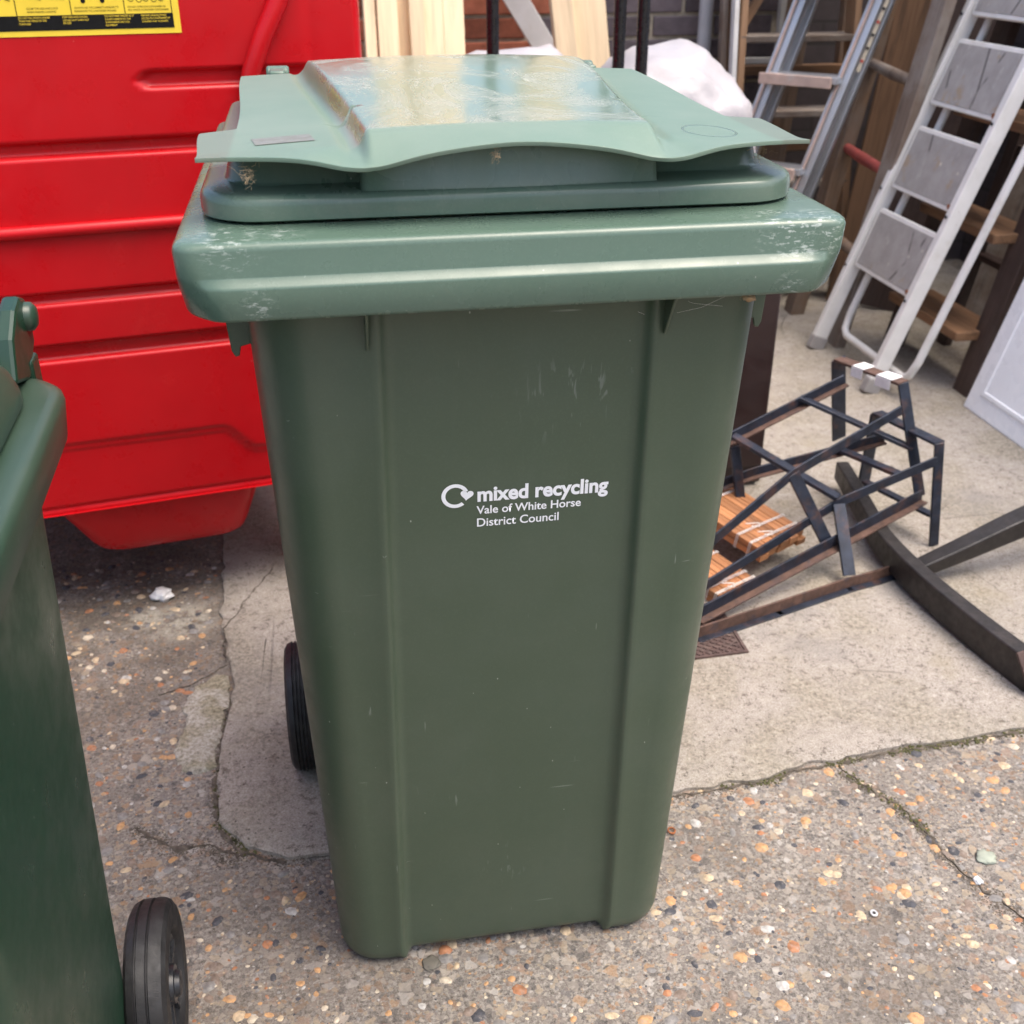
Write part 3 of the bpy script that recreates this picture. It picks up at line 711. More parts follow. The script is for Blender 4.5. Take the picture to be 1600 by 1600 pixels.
# hinges, pin and handle at the rear
for sx in (-1, 1):
    b = MB(); b.box((sx*.209,.690,1.012), (.020,.05,.06)); b.tube([(sx*.194,.712,1.032),(sx*.224,.712,1.032)], .012, 14)
    b.box((sx*.18,.700,1.006), (.016,.04,.05)); b.build('hinge', M['lid'], bin1, ang=40, bev=.003)
b = MB(); b.tube([(-.225,.715,1.000),(.225,.715,1.000)], .007, 12); b.build('hinge_pin', M['lid'], bin1, ang=40)
b = MB(); b.tube([(-.2,.64,.96),(-.2,.70,.965),(-.19,.728,.968),(-.16,.735,.968),(.16,.735,.968),(.19,.728,.968),(.2,.70,.965),(.2,.64,.96)], .014, 14); b.build('handle', M['rim'], bin1, ang=40)
for sx in (-1, 1): make_wheel(bin1, sx*.2555, .556, .103, .048, sx)
b = MB(); b.tube([(-.24,.556,.103),(.24,.556,.103)], .010, 14); b.build('axle', M['steel'], bin1, ang=40)
b = MB(); b.box((0,.574,.105), (.43,.05,.05)); b.build('axle_housing', M['body'], bin1, bev=.008)

# lettering on the recessed front panel
PUP = Vector((0, -.0858, 1)).normalized(); PNO = Vector((0, -1, -.0858)).normalized()
def panel_pt(x, z): return Vector((x, FY(z)+.0075, z))
def text_mesh(body_, width, hscale=1., bold=0., extr=.0003, font_up=None):
    cu = bpy.data.curves.new('t', 'FONT'); cu.body = body_; cu.size = 1; cu.offset = bold; cu.extrude = 0; cu.resolution_u = 4
    ob = bpy.data.objects.new('t', cu); C.objects.link(ob)
    me = bpy.data.meshes.new_from_object(ob.evaluated_get(bpy.context.evaluated_depsgraph_get()))
    bpy.data.objects.remove(ob); bpy.data.curves.remove(cu)
    xs = [v.co.x for v in me.vertices]; x0, x1 = min(xs), max(xs); k = width/(x1-x0)
    for v in me.vertices: v.co = ((v.co.x-x0)*k, v.co.y*k*hscale, 0)
    return me
def put_text(body_, width, origin, ux, uy, mat, name, parent, hscale=1., bold=0., off=.0006):
    bpy.context.view_layer.update()
    me = text_mesh(body_, width, hscale, bold); nrm = ux.cross(uy)
    for v in me.vertices: v.co = Vector(origin)+ux*v.co.x+uy*v.co.y+nrm*off
    me.name = name; me.materials.append(mat); return link(name, me, parent)
UX = Vector((1,0,0))
put_text('mixed recycling', .1335, panel_pt(-.0370,.7035), UX, PUP, M['print'], 'lettering', bin1, 1.1, .034)
put_text('Vale of White Horse', .107, panel_pt(-.038,.6885), UX, PUP, M['print'], 'lettering', bin1, 1.06, .016)
put_text('District Council', .084, panel_pt(-.0375,.6735), UX, PUP, M['print'], 'lettering', bin1, 1.06, .012)
b = MB(); c0 = panel_pt(-.0592,.7115)
def lp(a, q): return c0+UX*a+PUP*q+PNO*.0006
rows = [[], []]
for k in range(61):
    a = R(22+288*k/60)
    rows[0].append(lp(.0098*math.cos(a), .0098*math.sin(a))); rows[1].append(lp(.0138*math.cos(a), .0138*math.sin(a)))
b.loft(rows, False, False, closed=False)
hs = []   # heart shaped arrow head
for k in range(40):
    t_ = 6.2832*k/40; hx = 16*math.sin(t_)**3; hy = 13*math.cos(t_)-5*math.cos(2*t_)-2*math.cos(3*t_)-math.cos(4*t_)
    a, q = hx*.00041, hy*.00041; an = R(-8); hs.append(lp(.0116+a*math.cos(an)-q*math.sin(an), .0004+a*math.sin(an)+q*math.cos(an)))
b.add(hs, [tuple(range(40))]); b.build('recycling_arrow', M['print'], bin1)
# dried bits and cobweb caught under the lid and rim
for (x, y, z, s_) in ((-.225,.062,1.028,.006), (.213,.03,.921,.007), (.236,.09,1.03,.005), (-.02,.034,1.042,.003)):
    b = MB()
    for k in range(30):
        p0 = Vector((x, y, z)); q = [p0+Vector((rnd.gauss(0,.5), rnd.gauss(0,.4), rnd.gauss(-.2,.5)))*s_]
        for _ in range(4): q.append(q[-1]+Vector((rnd.gauss(0,.4), rnd.gauss(0,.3), rnd.gauss(0,.4)))*s_)
        b.tube(q, .00014, 4)
    b.build('lint', M['debris'], bin1)

b = MB(); P = [Vector((.203+.008*math.cos(a)*rnd.uniform(.6,1.2), .010+.003*math.sin(3*a), .9165+.006*math.sin(a)*rnd.uniform(.6,1.2))) for a in [k*.628 for k in range(10)]]
b.add([Vector((.203,.004,.917))]+P, [(0, 1+k, 1+(k+1) % 10) for k in range(10)]); o = b.build('dry_leaf', M['debris'], bin1, ang=40); m_ = o.modifiers.new('solid', 'SOLIDIFY'); m_.thickness = .0006
# cobweb strands below the rim
b = MB()
for p, q in (((.2,.03,.915),(.14,.04,.893)), ((.14,.04,.893),(.10,.050,.90)), ((.10,.050,.90),(.05,.048,.905)), ((.19,.035,.90),(.135,.04,.915)), ((.05,.048,.905),(.03,.052,.88))):
    p, q = Vector(p), Vector(q); b.tube([p, p.lerp(q, .5)+Vector((0,0,-.004)), q], .00011, 4)
b.build('cobweb', M['string'], bin1)

# ------------------------------------------------------------------ dark green bin at left, cut by the frame
bin2 = thing('wheelie_bin', 'dark green wheelie bin without print, cut off by the left edge', 'wheelie bin', (-.630,-.412,0), R(1.7))
def b2ring(hw, y0, y1, rad, z): return rrect(hw, y0, y1, rad, z, 8, 10)
rings = []
for k in range(0, 15):
    t_ = k/14; z_ = .025+.80*t_; rings.append(b2ring(.186+.026*t_, .09-.06*t_, .43+.05*t_, .045+.01*t_, z_))
rings = [b2ring(.168,.11,.41,.04,.002), b2ring(.180,.096,.424,.045,.010)]+rings
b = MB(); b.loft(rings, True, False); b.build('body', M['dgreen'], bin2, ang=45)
pf = [(.045,.82,.05),(.043,.8455,.05),(.012,.848,.052),(.005,.847,.055),(.0012,.843,.056),(0,.838,.057),(.003,.806,.060),(.006,.803,.06),(.012,.806,.06),(.035,.815,.05)]
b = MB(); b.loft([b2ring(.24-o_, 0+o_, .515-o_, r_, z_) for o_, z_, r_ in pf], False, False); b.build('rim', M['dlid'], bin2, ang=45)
lk = [(.205,.04,.470,.05,.8485),(.212,.03,.478,.055,.8495),(.2135,.028,.480,.056,.853),(.2125,.03,.479,.056,.862),(.208,.035,.474,.056,.878),(.198,.046,.464,.055,.895),(.18,.065,.446,.05,.908),(.14,.105,.40,.05,.917),(.06,.18,.32,.05,.922)]
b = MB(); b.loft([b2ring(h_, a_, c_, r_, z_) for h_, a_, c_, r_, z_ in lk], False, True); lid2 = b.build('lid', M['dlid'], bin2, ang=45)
for sx in (-1, 1):
    b = MB()   # hinge lug
    P = [(.452,.86),(.505,.845),(.548,.866),(.553,.892),(.545,.910),(.525,.917),(.500,.912),(.47,.895)]
    vs = [(sx*.190, y, z) for y, z in P]+[(sx*.206, y, z) for y, z in P]; n_ = len(P)
    b.add(vs, [tuple(range(n_)), tuple(reversed(range(n_, 2*n_)))]+[(k, (k+1) % n_, n_+(k+1) % n_, n_+k) for k in range(n_)])
    h_ = b.build('hinge', M['dgreen'], bin2, bev=.004)
    b = MB(); b.lathe([(sx*.204,.004),(sx*.204,.0135),(sx*.211,.013),(sx*.2145,.009),(sx*.2155,.002)], 'x', (0,.535,.895), 24); b.build('hinge_pin', M['dlid'], h_, ang=45)
    b = MB(); b.box((sx*.198,.525,.835), (.02,.03,.05)); b.build('hinge_bracket', M['dgreen'], bin2, bev=.003)
b = MB(); b.tube([(-.17,.50,.83),(-.17,.545,.835),(-.15,.56,.836),(.15,.56,.836),(.17,.545,.835),(.17,.50,.83)], .012, 12); b.build('handle', M['dgreen'], bin2, ang=45)
for sx in (-1, 1): make_wheel(bin2, sx*.2125, .452, .1, .046, sx, 2)
b = MB(); b.tube([(-.2,.452,.1),(.2,.452,.1)], .009, 12); b.build('axle', M['steel'], bin2, ang=45)
b = MB(); b.box((0,.440,.1), (.33,.05,.045)); b.build('axle_housing', M['dgreen'], bin2, bev=.006)

# ------------------------------------------------------------------ big red waste container
SX = Vector((.985,.17,0)).normalized(); SN = Vector((-SX.y, SX.x, 0))      # along the front, and into the container
CO = Vector((-.4,1.05,0))
cont = thing('waste_container', 'large red four-wheeled waste container with yellow notice, behind the green bins', 'container', CO, math.atan2(SX.y, SX.x))
S0, S1, ZB, ZT, DEP = -1.03, .337, .251, 1.155, .95     # local x along the front, local y into the container
def groove(z, z0, z1, d, e=.005): return d*ss(z0-e, z0+e*.2, z)*(1-ss(z1-e*.2, z1+e, z))
def face_y(s, z):
    y = 0
    y += groove(z, .5465, .570, .014); y += groove(z, .6465, .660, .011); y += groove(z, .884, .902, .014)
    # slot with a round end
    if z > .96 and z < 1.03:
        k = ss(-.042+abs(z-.9915)*1.0, -.030+abs(z-.9915)*1.0, s); y += groove(z, .9815, 1.0025, .011)*k
    # crease along the bottom edge, dipping to the right and the left
    zc = .382-.006*(s-.02)-.050*ss(.020, .085, s)-.05*ss(-.27, -.34, s)
    y += .004*math.exp(-((z-zc)/.0045)**2) + .006*(1-ss(zc-.012, zc, z))
    y += .004*math.exp(-((z-.262)/.003)**2)
    y += .012*(1-ss(.25, .30, z))*0
    y += .004*math.exp(-((s-.244)/.004)**2)
    y += .045*ss(.318, .337, s)**2
    return y+.02*(z-.25)*0
ny = 290; nx = 170
b = MB()
def ff(a, c):
    s = S0+(S1-S0)*(a if a < .55 else a); z = ZB+(ZT-ZB)*c; return (s, face_y(s, z), z)
b.grid(ff, nx, ny); b.build('front_panel', M['red'], cont, ang=80)
b = MB()  # sides, back, underside and top
b.add([(S0,.0455,ZB),(S1,.0455,ZB),(S1,DEP,ZB),(S0,DEP,ZB),(S0,.0455,ZT),(S1,.0455,ZT),(S1,DEP,ZT),(S0,DEP,ZT)], [(0,3,2,1),(4,5,6,7),(1,2,6,5),(2,3,7,6),(3,0,4,7)])
b.add([(S0,.0,ZB),(S1-.02,.0,ZB),(S1,.0455,ZB),(S0,.0455,ZB)], [(0,1,2,3)]); b.build('shell', M['red'], cont)
b = MB(); rows = []
for z_, e, yo in ((.255,0,.012),(.248,.002,.013),(.160,.044,.030),(.145,.053,.036),(.137,.066,.044),(.133,.085,.06)):
    x0_, x1_ = -.300+e*1.2, .085-e*.75; rg = []
    rr = .04; nx_ = 6
    for cx_, cy_, a0 in ((x0_+rr, yo+rr, 180),(x1_-rr, yo+rr, 270),(x1_-rr, .75-rr, 0),(x0_+rr, .75-rr, 90)):
        for k in range(nx_+1): rg.append((cx_+rr*math.cos(R(a0+90*k/nx_)), cy_+rr*math.sin(R(a0+90*k/nx_)), z_))
    rows.append(rg)
b.loft(rows, False, True); b.build('base_well', M['red'], cont, ang=45)
b = MB(); b.tube([(S0,-.004,.768),(S1-.02,-.004,.768)], .0105, 16); b.build('rail', M['red'], cont, ang=45)
b = MB(); b.tube([(.128,-.010,.955),(.140,-.014,1.0),(.166,-.014,1.055),(.192,-.012,1.10),(.222,-.006,1.17)], [.014,.015,.0155,.016,.016], 16); b.build('lid_strut', M['red'], cont, ang=45)
b = MB()
for k in range(12):
    pass
rows = []
for k in range(13):
    a = R(180*k/12); rows.append([(S0-.01, .02+DEP*.5*(1-math.cos(a)), ZT+.01+.05*math.sin(a)), (S1+.01, .02+DEP*.5*(1-math.cos(a)), ZT+.01+.05*math.sin(a))])
b.loft(rows, False, False, closed=False); b.add([p for q in rows for p in q[:1]], [tuple(range(13))]); b.add([p for q in rows for p in q[1:]], [tuple(range(13))])
b.build('container_lid', M['red'], cont, ang=45)
for cx_ in (S0+.12, S1-.12):
    for cy_ in (.14, DEP-.12):
        b = MB(); b.lathe([(cx_-.022,.01),(cx_-.022,.072),(cx_-.014,.08),(cx_+.014,.08),(cx_+.022,.072),(cx_+.022,.01)], 'x', (0,cy_,.08), 32); w_ = b.build('castor', M['tyreblack'], cont, ang=40)
        b = MB(); b.box((cx_-.028,cy_,.145),(.005,.06,.15)); b.box((cx_+.028,cy_,.145),(.005,.06,.15)); b.box((cx_,cy_,.235),(.09,.09,.026)); b.build('castor_fork', M['steel'], w_)
# notice
def cp(s, z, o_=.0): return Vector((s, -o_, z))
nz0, nz1, ns1, ns0 = 1.060, 1.145, .040, -.36
b = MB(); b.box(((ns0+ns1)/2, -.0006, (nz0+nz1)/2), (ns1-ns0, .001, nz1-nz0)); notice = b.build('notice', M['yellow'], cont)
b = MB(); b.box(((ns0+.03)/2+.005, -.0014, 1.0785), (.03-ns0-.01, .0006, .021)); b.build('text_band', M['black'], notice)
UXc, UZ = Vector((1,0,0)), Vector((0,0,1))
for i, (xs, lines) in enumerate([(-.196, ['DO NOT FILL WASTE HIGHER','THAN THE VERGE OF THE','CONTAINER']), (-.133, ['KEEP LIDS AND DOORS','LOCKED SHUT WHEN NOT','IN USE']), (-.072, ['DO NOT FIRE WASTE AS IT','CAUSES DAMAGE TO THE','ENVIRONMENT AND OUR','EQUIPMENT']), (-.018, ['PREVENT UNAUTHORISED','ACCESS TO CONTAINERS BY','CHILDREN AND VAGRANTS']), (-.262, ['OVER THE CONTENTS','CONTAINERS'])]):
    for k, tx in enumerate(lines): put_text(tx, .00188*len(tx), (xs, -.0020, 1.0848-.0042*k), UXc, UZ, M['yellow'], 'small_print', notice, 1.2, .004, 0)
for xs, lines in [(-.182, ['CLOSE THE LIDS AND LOCK','WHEN FINISHED LOADING']), (-.114, ['ALWAYS USE THE CORRECT HANDLES TO','MANOEUVRE THE CONTAINERS AROUND']), (-.036, ['DO NOT OVERLOAD CONTAINERS OR','PILE WASTE ALONGSIDE CONTAINERS']), (-.245, ['LOAD TO HAND'])]:
    for k, tx in enumerate(lines): put_text(tx, .00195*len(tx), (xs, -.0016, 1.0975-.0046*k), UXc, UZ, M['black'], 'small_print', notice, 1.15, 0., 0)
b = MB()
def seg(p, q, w=.0007): b.bar((p[0],-.0015,p[1]), (q[0],-.0015,q[1]), w, .0004, (0,1,0))
for s in (-.197, -.119, -.041, .029): seg((s,1.089), (s,1.143), .001)
# line drawings: container with lid, trolley container with two castors, heap of bags
for x0_ in (-.085,):
    seg((x0_-.018,1.112),(x0_+.018,1.112)); seg((x0_-.020,1.150),(x0_-.018,1.112)); seg((x0_+.020,1.150),(x0_+.018,1.112)); seg((x0_-.020,1.150),(x0_+.020,1.150)); seg((x0_-.018,1.118),(x0_+.018,1.118))
for cx_ in (-.100,-.072): b.lathe([(-.0017,.0004),(-.0017,.0035),(-.0013,.0035),(-.0013,.0004)], 'y', (cx_,0,1.1085), 14)
for k in range(5): seg((-.175+.006*k,1.118+.004*k),(-.160+.006*k,1.110+.003*k))
seg((-.15,1.113),(-.126,1.111)); seg((-.15,1.113),(-.156,1.125)); seg((-.13,1.112),(-.125,1.13))
for k, cx_ in enumerate((-.03,-.018,-.008,.004,.015)):
    for j in range(10):
        a0, a1 = R(36*j), R(36*j+36); q = .0045; seg((cx_+q*math.cos(a0),1.111+q*math.sin(a0)*(1+.3*(k % 2))),(cx_+q*math.cos(a1),1.111+q*math.sin(a1)*(1+.3*(k % 2))))
for x0_ in (-.225,-.210): seg((x0_,1.112),(x0_+.001,1.14)); seg((x0_,1.112),(x0_+.007,1.110)); seg((x0_+.007,1.112),(x0_+.008,1.14))
seg((-.058,1.112),(-.05,1.111)); seg((-.056,1.112),(-.052,1.14))
b.build('pictogram', M['black'], notice)

# ------------------------------------------------------------------ timber, poles and sacks behind the lid
def px_board(label, x, w, t, y0, zt_, dy, lean=0., mat='pine', group='pine boards standing behind the lid'):
    o = beam('pine_board', (x-lean*1.0, y0, 0), (x+lean*(zt_-1.0), y0+dy*zt_, zt_), w, t, M[mat], None, (0,-1,0), .0025); return tag(o, label, 'board', group)
px_board('narrow pale pine board beside the red container', .026, .034, .06, 2.52, 2.35, .22, .004)
px_board('creamy planed pine board, second from the red container', .078, .060, .038, 2.50, 2.40, .22, .006)
px_board('brownish thin pine board set back between paler ones', .124, .042, .038, 2.56, 2.3, .20, .002)
px_board('narrow pine board in front of the brownish one', .165, .046, .063, 2.51, 2.37, .22, -.003)
px_board('pine board with straight grain, second from the bricks', .216, .057, .04, 2.52, 2.4, .21, .003)
px_board('rightmost upright pine board, its edge against red brick', .276, .063, .04, 2.52, 2.38, .21, .003)
o = beam('pine_board', (.70,2.50,0), (.50,3.0,2.2), .066, .038, M['pine'], None, (0,-1,0), .0025); tag(o, 'slim pine plank leaning left beside the white strut', 'board', 'leaning pine planks')
o = beam('pine_board', (.775,2.55,0), (.60,3.02,2.2), .118, .030, M['pine'], None, (0,-1,0), .0025); tag(o, 'wide pine plank leaning left beside the paired black poles', 'board', 'leaning pine planks')
o = beam('white_strut', (.16,3.09,1.55), (.78,3.07,.62), .075, .02, M['whitepaint'], None, (0,-1,0), .002); tag(o, 'white painted strut slanting across the red bricks', 'strut')
def pole(x, y, label, h=1.55):
    t_ = thing('black_pole', label, 'pole', (x,y,.009), 0, 'black poles behind the lid')
    b = MB(); b.tube([(0,0,.004),(0,0,h)], .0145, 20); b.build('tube', M['pole'], t_, ang=40)
    b = MB(); b.lathe([(0,.004),(0,.07),(.006,.07),(.009,.05),(.02,.022),(.03,.016)], 'z', (0,0,0), 28); b.build('foot', M['pole'], t_, ang=40)
    b = MB(); b.lathe([(h-.002,.004),(h-.002,.0155),(h+.010,.0155),(h+.014,.011),(h+.015,.002)], 'z', (0,0,0), 20); b.build('end_cap', M['pole'], t_, ang=40)
pole(.2535, 1.8, 'black pole standing alone in front of red bricks')
pole(.551, 1.8, 'left one of the paired black poles')
pole(.607, 1.8, 'right one of the paired black poles, in front of the white sack')
def sack(name, c, d, seed, mat, label, top=1.0):
    bm = bmesh.new(); bmesh.ops.create_icosphere(bm, subdivisions=5, radius=1)
    for v in bm.verts:
        p = v.co.copy(); e = .62
        q = Vector([math.copysign(abs(k)**e, k) for k in p]); q *= .86
        nn = .09*mnoise.noise(p*1.7+Vector((seed,0,0)))+.05*mnoise.noise(p*4.1+Vector((0,seed,0)))+.03*abs(mnoise.noise(Vector((p.x*9,p.y*9,p.z*2.5))+Vector((seed,0,0))))
        q *= 1+nn
        v.co = Vector((q.x*d[0], q.y*d[1], max(q.z, -.8)*d[2]))
    for fc in bm.faces: fc.smooth = True
    me = bpy.data.meshes.new(name); bm.to_mesh(me); bm.free(); me.materials.append(M[mat])
    o = link(name, me); zmin = min(v.co.z for v in me.vertices); o.location = (c[0], c[1], .008-zmin); tag(o, label, 'sack'); return o
sack('plastic_sack', (.765,2.14,0), (.285,.25,.54), 3.3, 'sack', 'bulging white plastic sack to the right of the black poles')
sack('plastic_sack', (.36,2.2,0), (.32,.22,.54), 8.1, 'sack', 'low white plastic sack just showing over the lid')
sack('plastic_wrap', (.50,2.75,0), (.13,.12,.49), 5.2, 'film', 'pinkish translucent plastic wrap heaped under the white strut')
b = MB(); b.box((0,0,.31), (.25,.28,.60)); 
cab = thing('cabinet', 'dark brown painted cabinet standing behind the bin at right', 'cabinet', (.706,1.50,.008))
b.build('carcass', M['brownpaint'], cab, bev=.004)
b = MB(); b.box((0,-.146,.33), (.236,.012,.54)); d_ = b.build('door', M['brownpaint'], cab, bev=.003)
b = MB(); b.lathe([(-.152,.003),(-.154,.006),(-.165,.005),(-.172,.011),(-.178,.010),(-.179,.002)], 'y', (-.09,0,.36), 16); b.build('handle', M['steel'], d_, ang=40)

# ------------------------------------------------------------------ ladders leaning to the right
def leaning(x0, y, tanl): return lambda z, dy=0: Vector((x0+tanl*z, y+dy, z))
# white folding steps with grey treads
st = thing('step_ladder', 'white folding step ladder with three grey treads', 'ladder', (1.36,2.075,.009))
TL = .345; FACE = Vector((-1,0,TL)).normalized()
def sp(y, z, off=0.): return Vector((1.362+TL*z, y, z))+FACE*off
for y_, nm in ((2.27, 'far'), (1.885, 'near')):
    beam('stile', sp(y_, .03), sp(y_, 1.45), .026, .045, M['whitepaint'], st, FACE, .004)
    beam('foot', sp(y_, .009), sp(y_, .05), .032, .05, M['tread'], st, FACE, .004)
for zc in (.365, .60, .835, 1.07, 1.30):
    y0_, y1_ = 1.905, 2.248; hh = .088
    A = [sp(y1_, zc+hh, .012), sp(y0_, zc+hh, .012)]
    b = MB(); rg = []
    for off in (-.006, .010):
        q = []
        for cy_, cz_, a0 in ((y0_+.015, zc-hh+.015, 180),(y1_-.015, zc-hh+.015, 270),(y1_-.015, zc+hh-.015, 0),(y0_+.015, zc+hh-.015, 90)):
            for k in range(5): q.append(sp(cy_+.015*math.cos(R(a0+22.5*k)), cz_+.015*math.sin(R(a0+22.5*k)), off)-st.location)
        rg.append(q)
    b.loft(rg); tr = b.build('tread', M['whitepaint'], st, bev=.003)
    b = MB(); b.add([sp(y_, z_, .0118)-st.location for y_, z_ in ((y0_+.012, zc-hh+.012),(y1_-.012, zc-hh+.012),(y1_-.012, zc+hh-.012),(y0_+.012, zc+hh-.012))]+[sp(y_, z_, .008)-st.location for y_, z_ in ((y0_+.012, zc-hh+.012),(y1_-.012, zc-hh+.012),(y1_-.012, zc+hh-.012),(y0_+.012, zc+hh-.012))], [(0,1,2,3),(7,6,5,4),(0,4,5,1),(1,5,6,2),(2,6,7,3),(3,7,4,0)])
    b.build('rubber_mat', M['tread'], tr, bev=.001)
    b = MB(); b.lathe([(-.001,.001),(-.001,.007),(.002,.007),(.003,.001)], 'x', tuple(sp(y0_+.01, zc-hh+.012, .013)-st.location), 12); b.build('rust_spot', M['rust'], tr)
# rear tube frame of the steps
b = MB(); b.tube([sp(2.235,1.35,-.045)-st.location, sp(2.235,.14,-.045)-st.location, sp(2.225,.10,-.045)-st.location, sp(2.20,.085,-.045)-st.location, sp(1.83,.085,-.045)-st.location, sp(1.805,.10,-.045)-st.location, sp(1.795,.14,-.045)-st.location, sp(1.795,1.35,-.045)-st.location], .0115, 14)
b.build('rear_frame', M['whitepaint'], st, ang=40)
for y_ in (1.885, 2.27):
    for zc in (.27, .5, .74, .98): 
        b = MB(); b.lathe([(-.0,.001),(-.0,.005),(.003,.004),(.0035,.001)], 'x', tuple(sp(y_, zc, .0235)-Vector((.003,0,0))-st.location), 10); b.build('rivet', M['iron'], st)

# wooden rung ladder behind it
wl = thing('rung_ladder', 'weathered wooden ladder with round rungs, one painted red', 'ladder', (1.45,2.47,.009))
def wp(y, z): return Vector((1.447+.182*z, y, z))
FW = Vector((-1,0,.182)).normalized()
beam('stile', wp(2.64,.0), wp(2.64,1.7), .05, .07, M['oldwood'], wl, (0,-1,0), .006)
beam('stile', wp(2.30,.0), wp(2.30,1.7), .035, .085, M['greywood'], wl, (0,-1,0), .006)
for z_, mt in ((.30,'oldwood'),(.556,'redrung'),(.812,'greywood'),(1.07,'oldwood'),(1.33,'oldwood')):
    b = MB(); p, q = wp(2.31, z_-.012)-wl.location, wp(2.63, z_+.012)-wl.location; b.tube([p, p.lerp(q, .5)+Vector((0,0,-.003)), q], [.015,.018,.015], 14); b.build('rung', M[mt], wl, ang=40)
# aluminium double ladder
al = thing('aluminium_ladder', 'dull aluminium folding ladder with paper label strip', 'ladder', (1.19,2.45,.009))
AV = Vector((.306,0,.952)); AB = Vector((-.162,.17,0)); AF = Vector((-.72,-.69,.3)).normalized()
A0 = Vector((1.176,2.45,0))
def ap(h, w_, off=0.): return A0+Vector((.323*h,0,h))+AB*w_+Vector((.66,.30,0))*off
for w_ in (0, 1):
    for off, wd in ((0,.040),(.075,.032)):
        st_ = beam('stile', ap(.0, w_, off), ap(1.75, w_, off), .022 if off else .026, wd, M['alu'], al, AF.cross(AV), .002)
        beam('edge_strip', ap(.02, w_, off-.028), ap(1.73, w_, off-.028), .008, .004, M['alu_worn'] if not off else M['alu'], al, AF, .0008)
for h_ in (.27,.53,.795,1.06,1.32,1.58):
    p, q = ap(h_, 0, -.01), ap(h_, 1, -.01)
    beam('step', p, q, .085, .020, M['alu'], al, (0,0,1), .002)
    beam('step_nose', ap(h_-.006, 0, -.075), ap(h_-.006, 1, -.075), .012, .032, M['alu_worn'], al, (0,0,1), .002)
lab = beam('label_strip', ap(.82, -.035, .028), ap(1.16, -.035, .028), .028, .002, M['label'], al, (-.2,-1,0), 0)
for k in range(9):
    h_ = .845+.036*k
    beam('label_print', ap(h_, -.055, .028), ap(h_+.007, -.055, .028), .017, .0015, M['redprint' if k % 3 == 0 else 'beamdark'], al, (-.2,-1,0), 0)

# wooden step ladder facing the camera, at the back
ws = thing('wooden_step_ladder', 'old wooden step ladder with flat treads against the back wall', 'ladder', (1.45,2.9,.009))
for x_, lx in ((1.245,-.0),(1.675,.0)):
    beam('stile', (x_-.02*0,2.80,0), (x_+(.03 if x_ < 1.4 else -.03),3.02,1.75), .024, .075, M['battenwood'], ws, (0,-1,0), .003)
    beam('rear_stile', (x_+.03,3.05,0), (x_+.03,3.10,1.6), .03, .04, M['oldwood'], ws, (0,-1,0), .003)
for z_ in (.18,.41,.64,.875,1.11,1.34):
    beam('tread', (1.25,2.80+.126*z_+.02,z_), (1.67,2.80+.126*z_+.02,z_), .115, .022, M['greywood'], ws, (0,0,1), .003)
for z_ in (.50,.76): beam('crossbar', (1.26,3.05,z_), (1.70,3.05,z_), .03, .045, M['brownwood'], ws, (0,-1,0), .002)
beam('brace', (1.275,2.98,.88), (1.42,2.985,1.12), .03, .018, M['battenwood'], ws, (0,-1,0), .002)
# thin battens at the back
for i, (x_, y_, w_, mt, lb) in enumerate(((1.225,2.86,.018,'greywood','grey thin batten upright beside the downpipe'), (1.243,2.80,.016,'whitepaint','white painted thin batten among the brown ones'), (1.258,2.86,.014,'battenwood','honey coloured batten left of the wooden step ladder'))):
    o = beam('batten', (x_-.02,y_-.05,0.009), (x_-.005,y_+.22,1.8), w_, .035, M[mt], None, (0,-1,0), .0015); tag(o, lb, 'batten', 'battens by the downpipe')
# wide boards and frames packed behind the ladders
def board(name, p, q, w, t, mt, label, face=(-1,-.25,.2)):
    o = beam(name, p, q, w, t, M[mt], None, face, .003); return tag(o, label, 'board', 'boards packed behind the ladders')
board('wide_board', (1.665,2.72,.009), (1.90,2.80,1.8), .12, .022, 'brownwood', 'wide brown board behind the rung ladder', (-.25,-1,.1))
board('dark_board', (1.78,2.60,.009), (2.10,2.66,1.8), .20, .02, 'darkwood', 'dark board leaning behind the white step ladder', (-.6,-1,.1))
board('grey_board', (1.92,2.30,.009), (2.22,2.34,1.7), .13, .02, 'greywood', 'grey narrow board in the gap right of the white steps', (-.8,-1,.1))
board('brown_board', (1.42,3.00,.009), (1.62,3.12,1.8), .09, .02, 'oldwood', 'weathered board seen between the aluminium ladder stiles', (-.1,-1,.1))
# window frame leaning at the back
wf = thing('window_frame', 'white wooden frame leaning behind the wooden step ladder', 'frame', (1.42,3.13,.009))
for x_ in (1.30,1.50): beam('upright', (x_,3.12,.0), (x_,3.16,1.05), .022, .03, M['whitepaint'], wf, (0,-1,0), .002)
for z_ in (.10,.42,.78): beam('rail', (1.31,3.125+.038*z_,z_), (1.49,3.125+.038*z_,z_), .02, .026, M['whitepaint'], wf, (0,-1,0), .002)
# dark step ladder with brown treads at right
ds = thing('dark_step_ladder', 'dark stained step ladder with brown wooden treads beside the white panel', 'ladder', (1.65,2.05,.009))
def dp_(y, z, off=0.): return Vector((1.635+.20*z+off, y, z))
for y_ in (1.83, 2.27): beam('stile', dp_(y_,0), dp_(y_,1.7), .030, .085, M['darkwood'], ds, (0,-1,0), .004)
for y_ in (1.86, 2.24): beam('rear_stile', dp_(y_,0,.16), dp_(y_,1.6,.13), .028, .05, M['darkwood'], ds, (0,-1,0), .003)
for z_ in (.175,.45,.73,1.01,1.29): beam('tread', dp_(1.845,z_,-.01), dp_(2.255,z_,-.01), .15, .026, M['brownwood'], ds, (0,0,1), .003)
for z_ in (.30,.62): beam('crossbar', dp_(1.87,z_,.16), dp_(2.23,z_,.16), .02, .04, M['darkwood'], ds, (-1,0,0), .002)
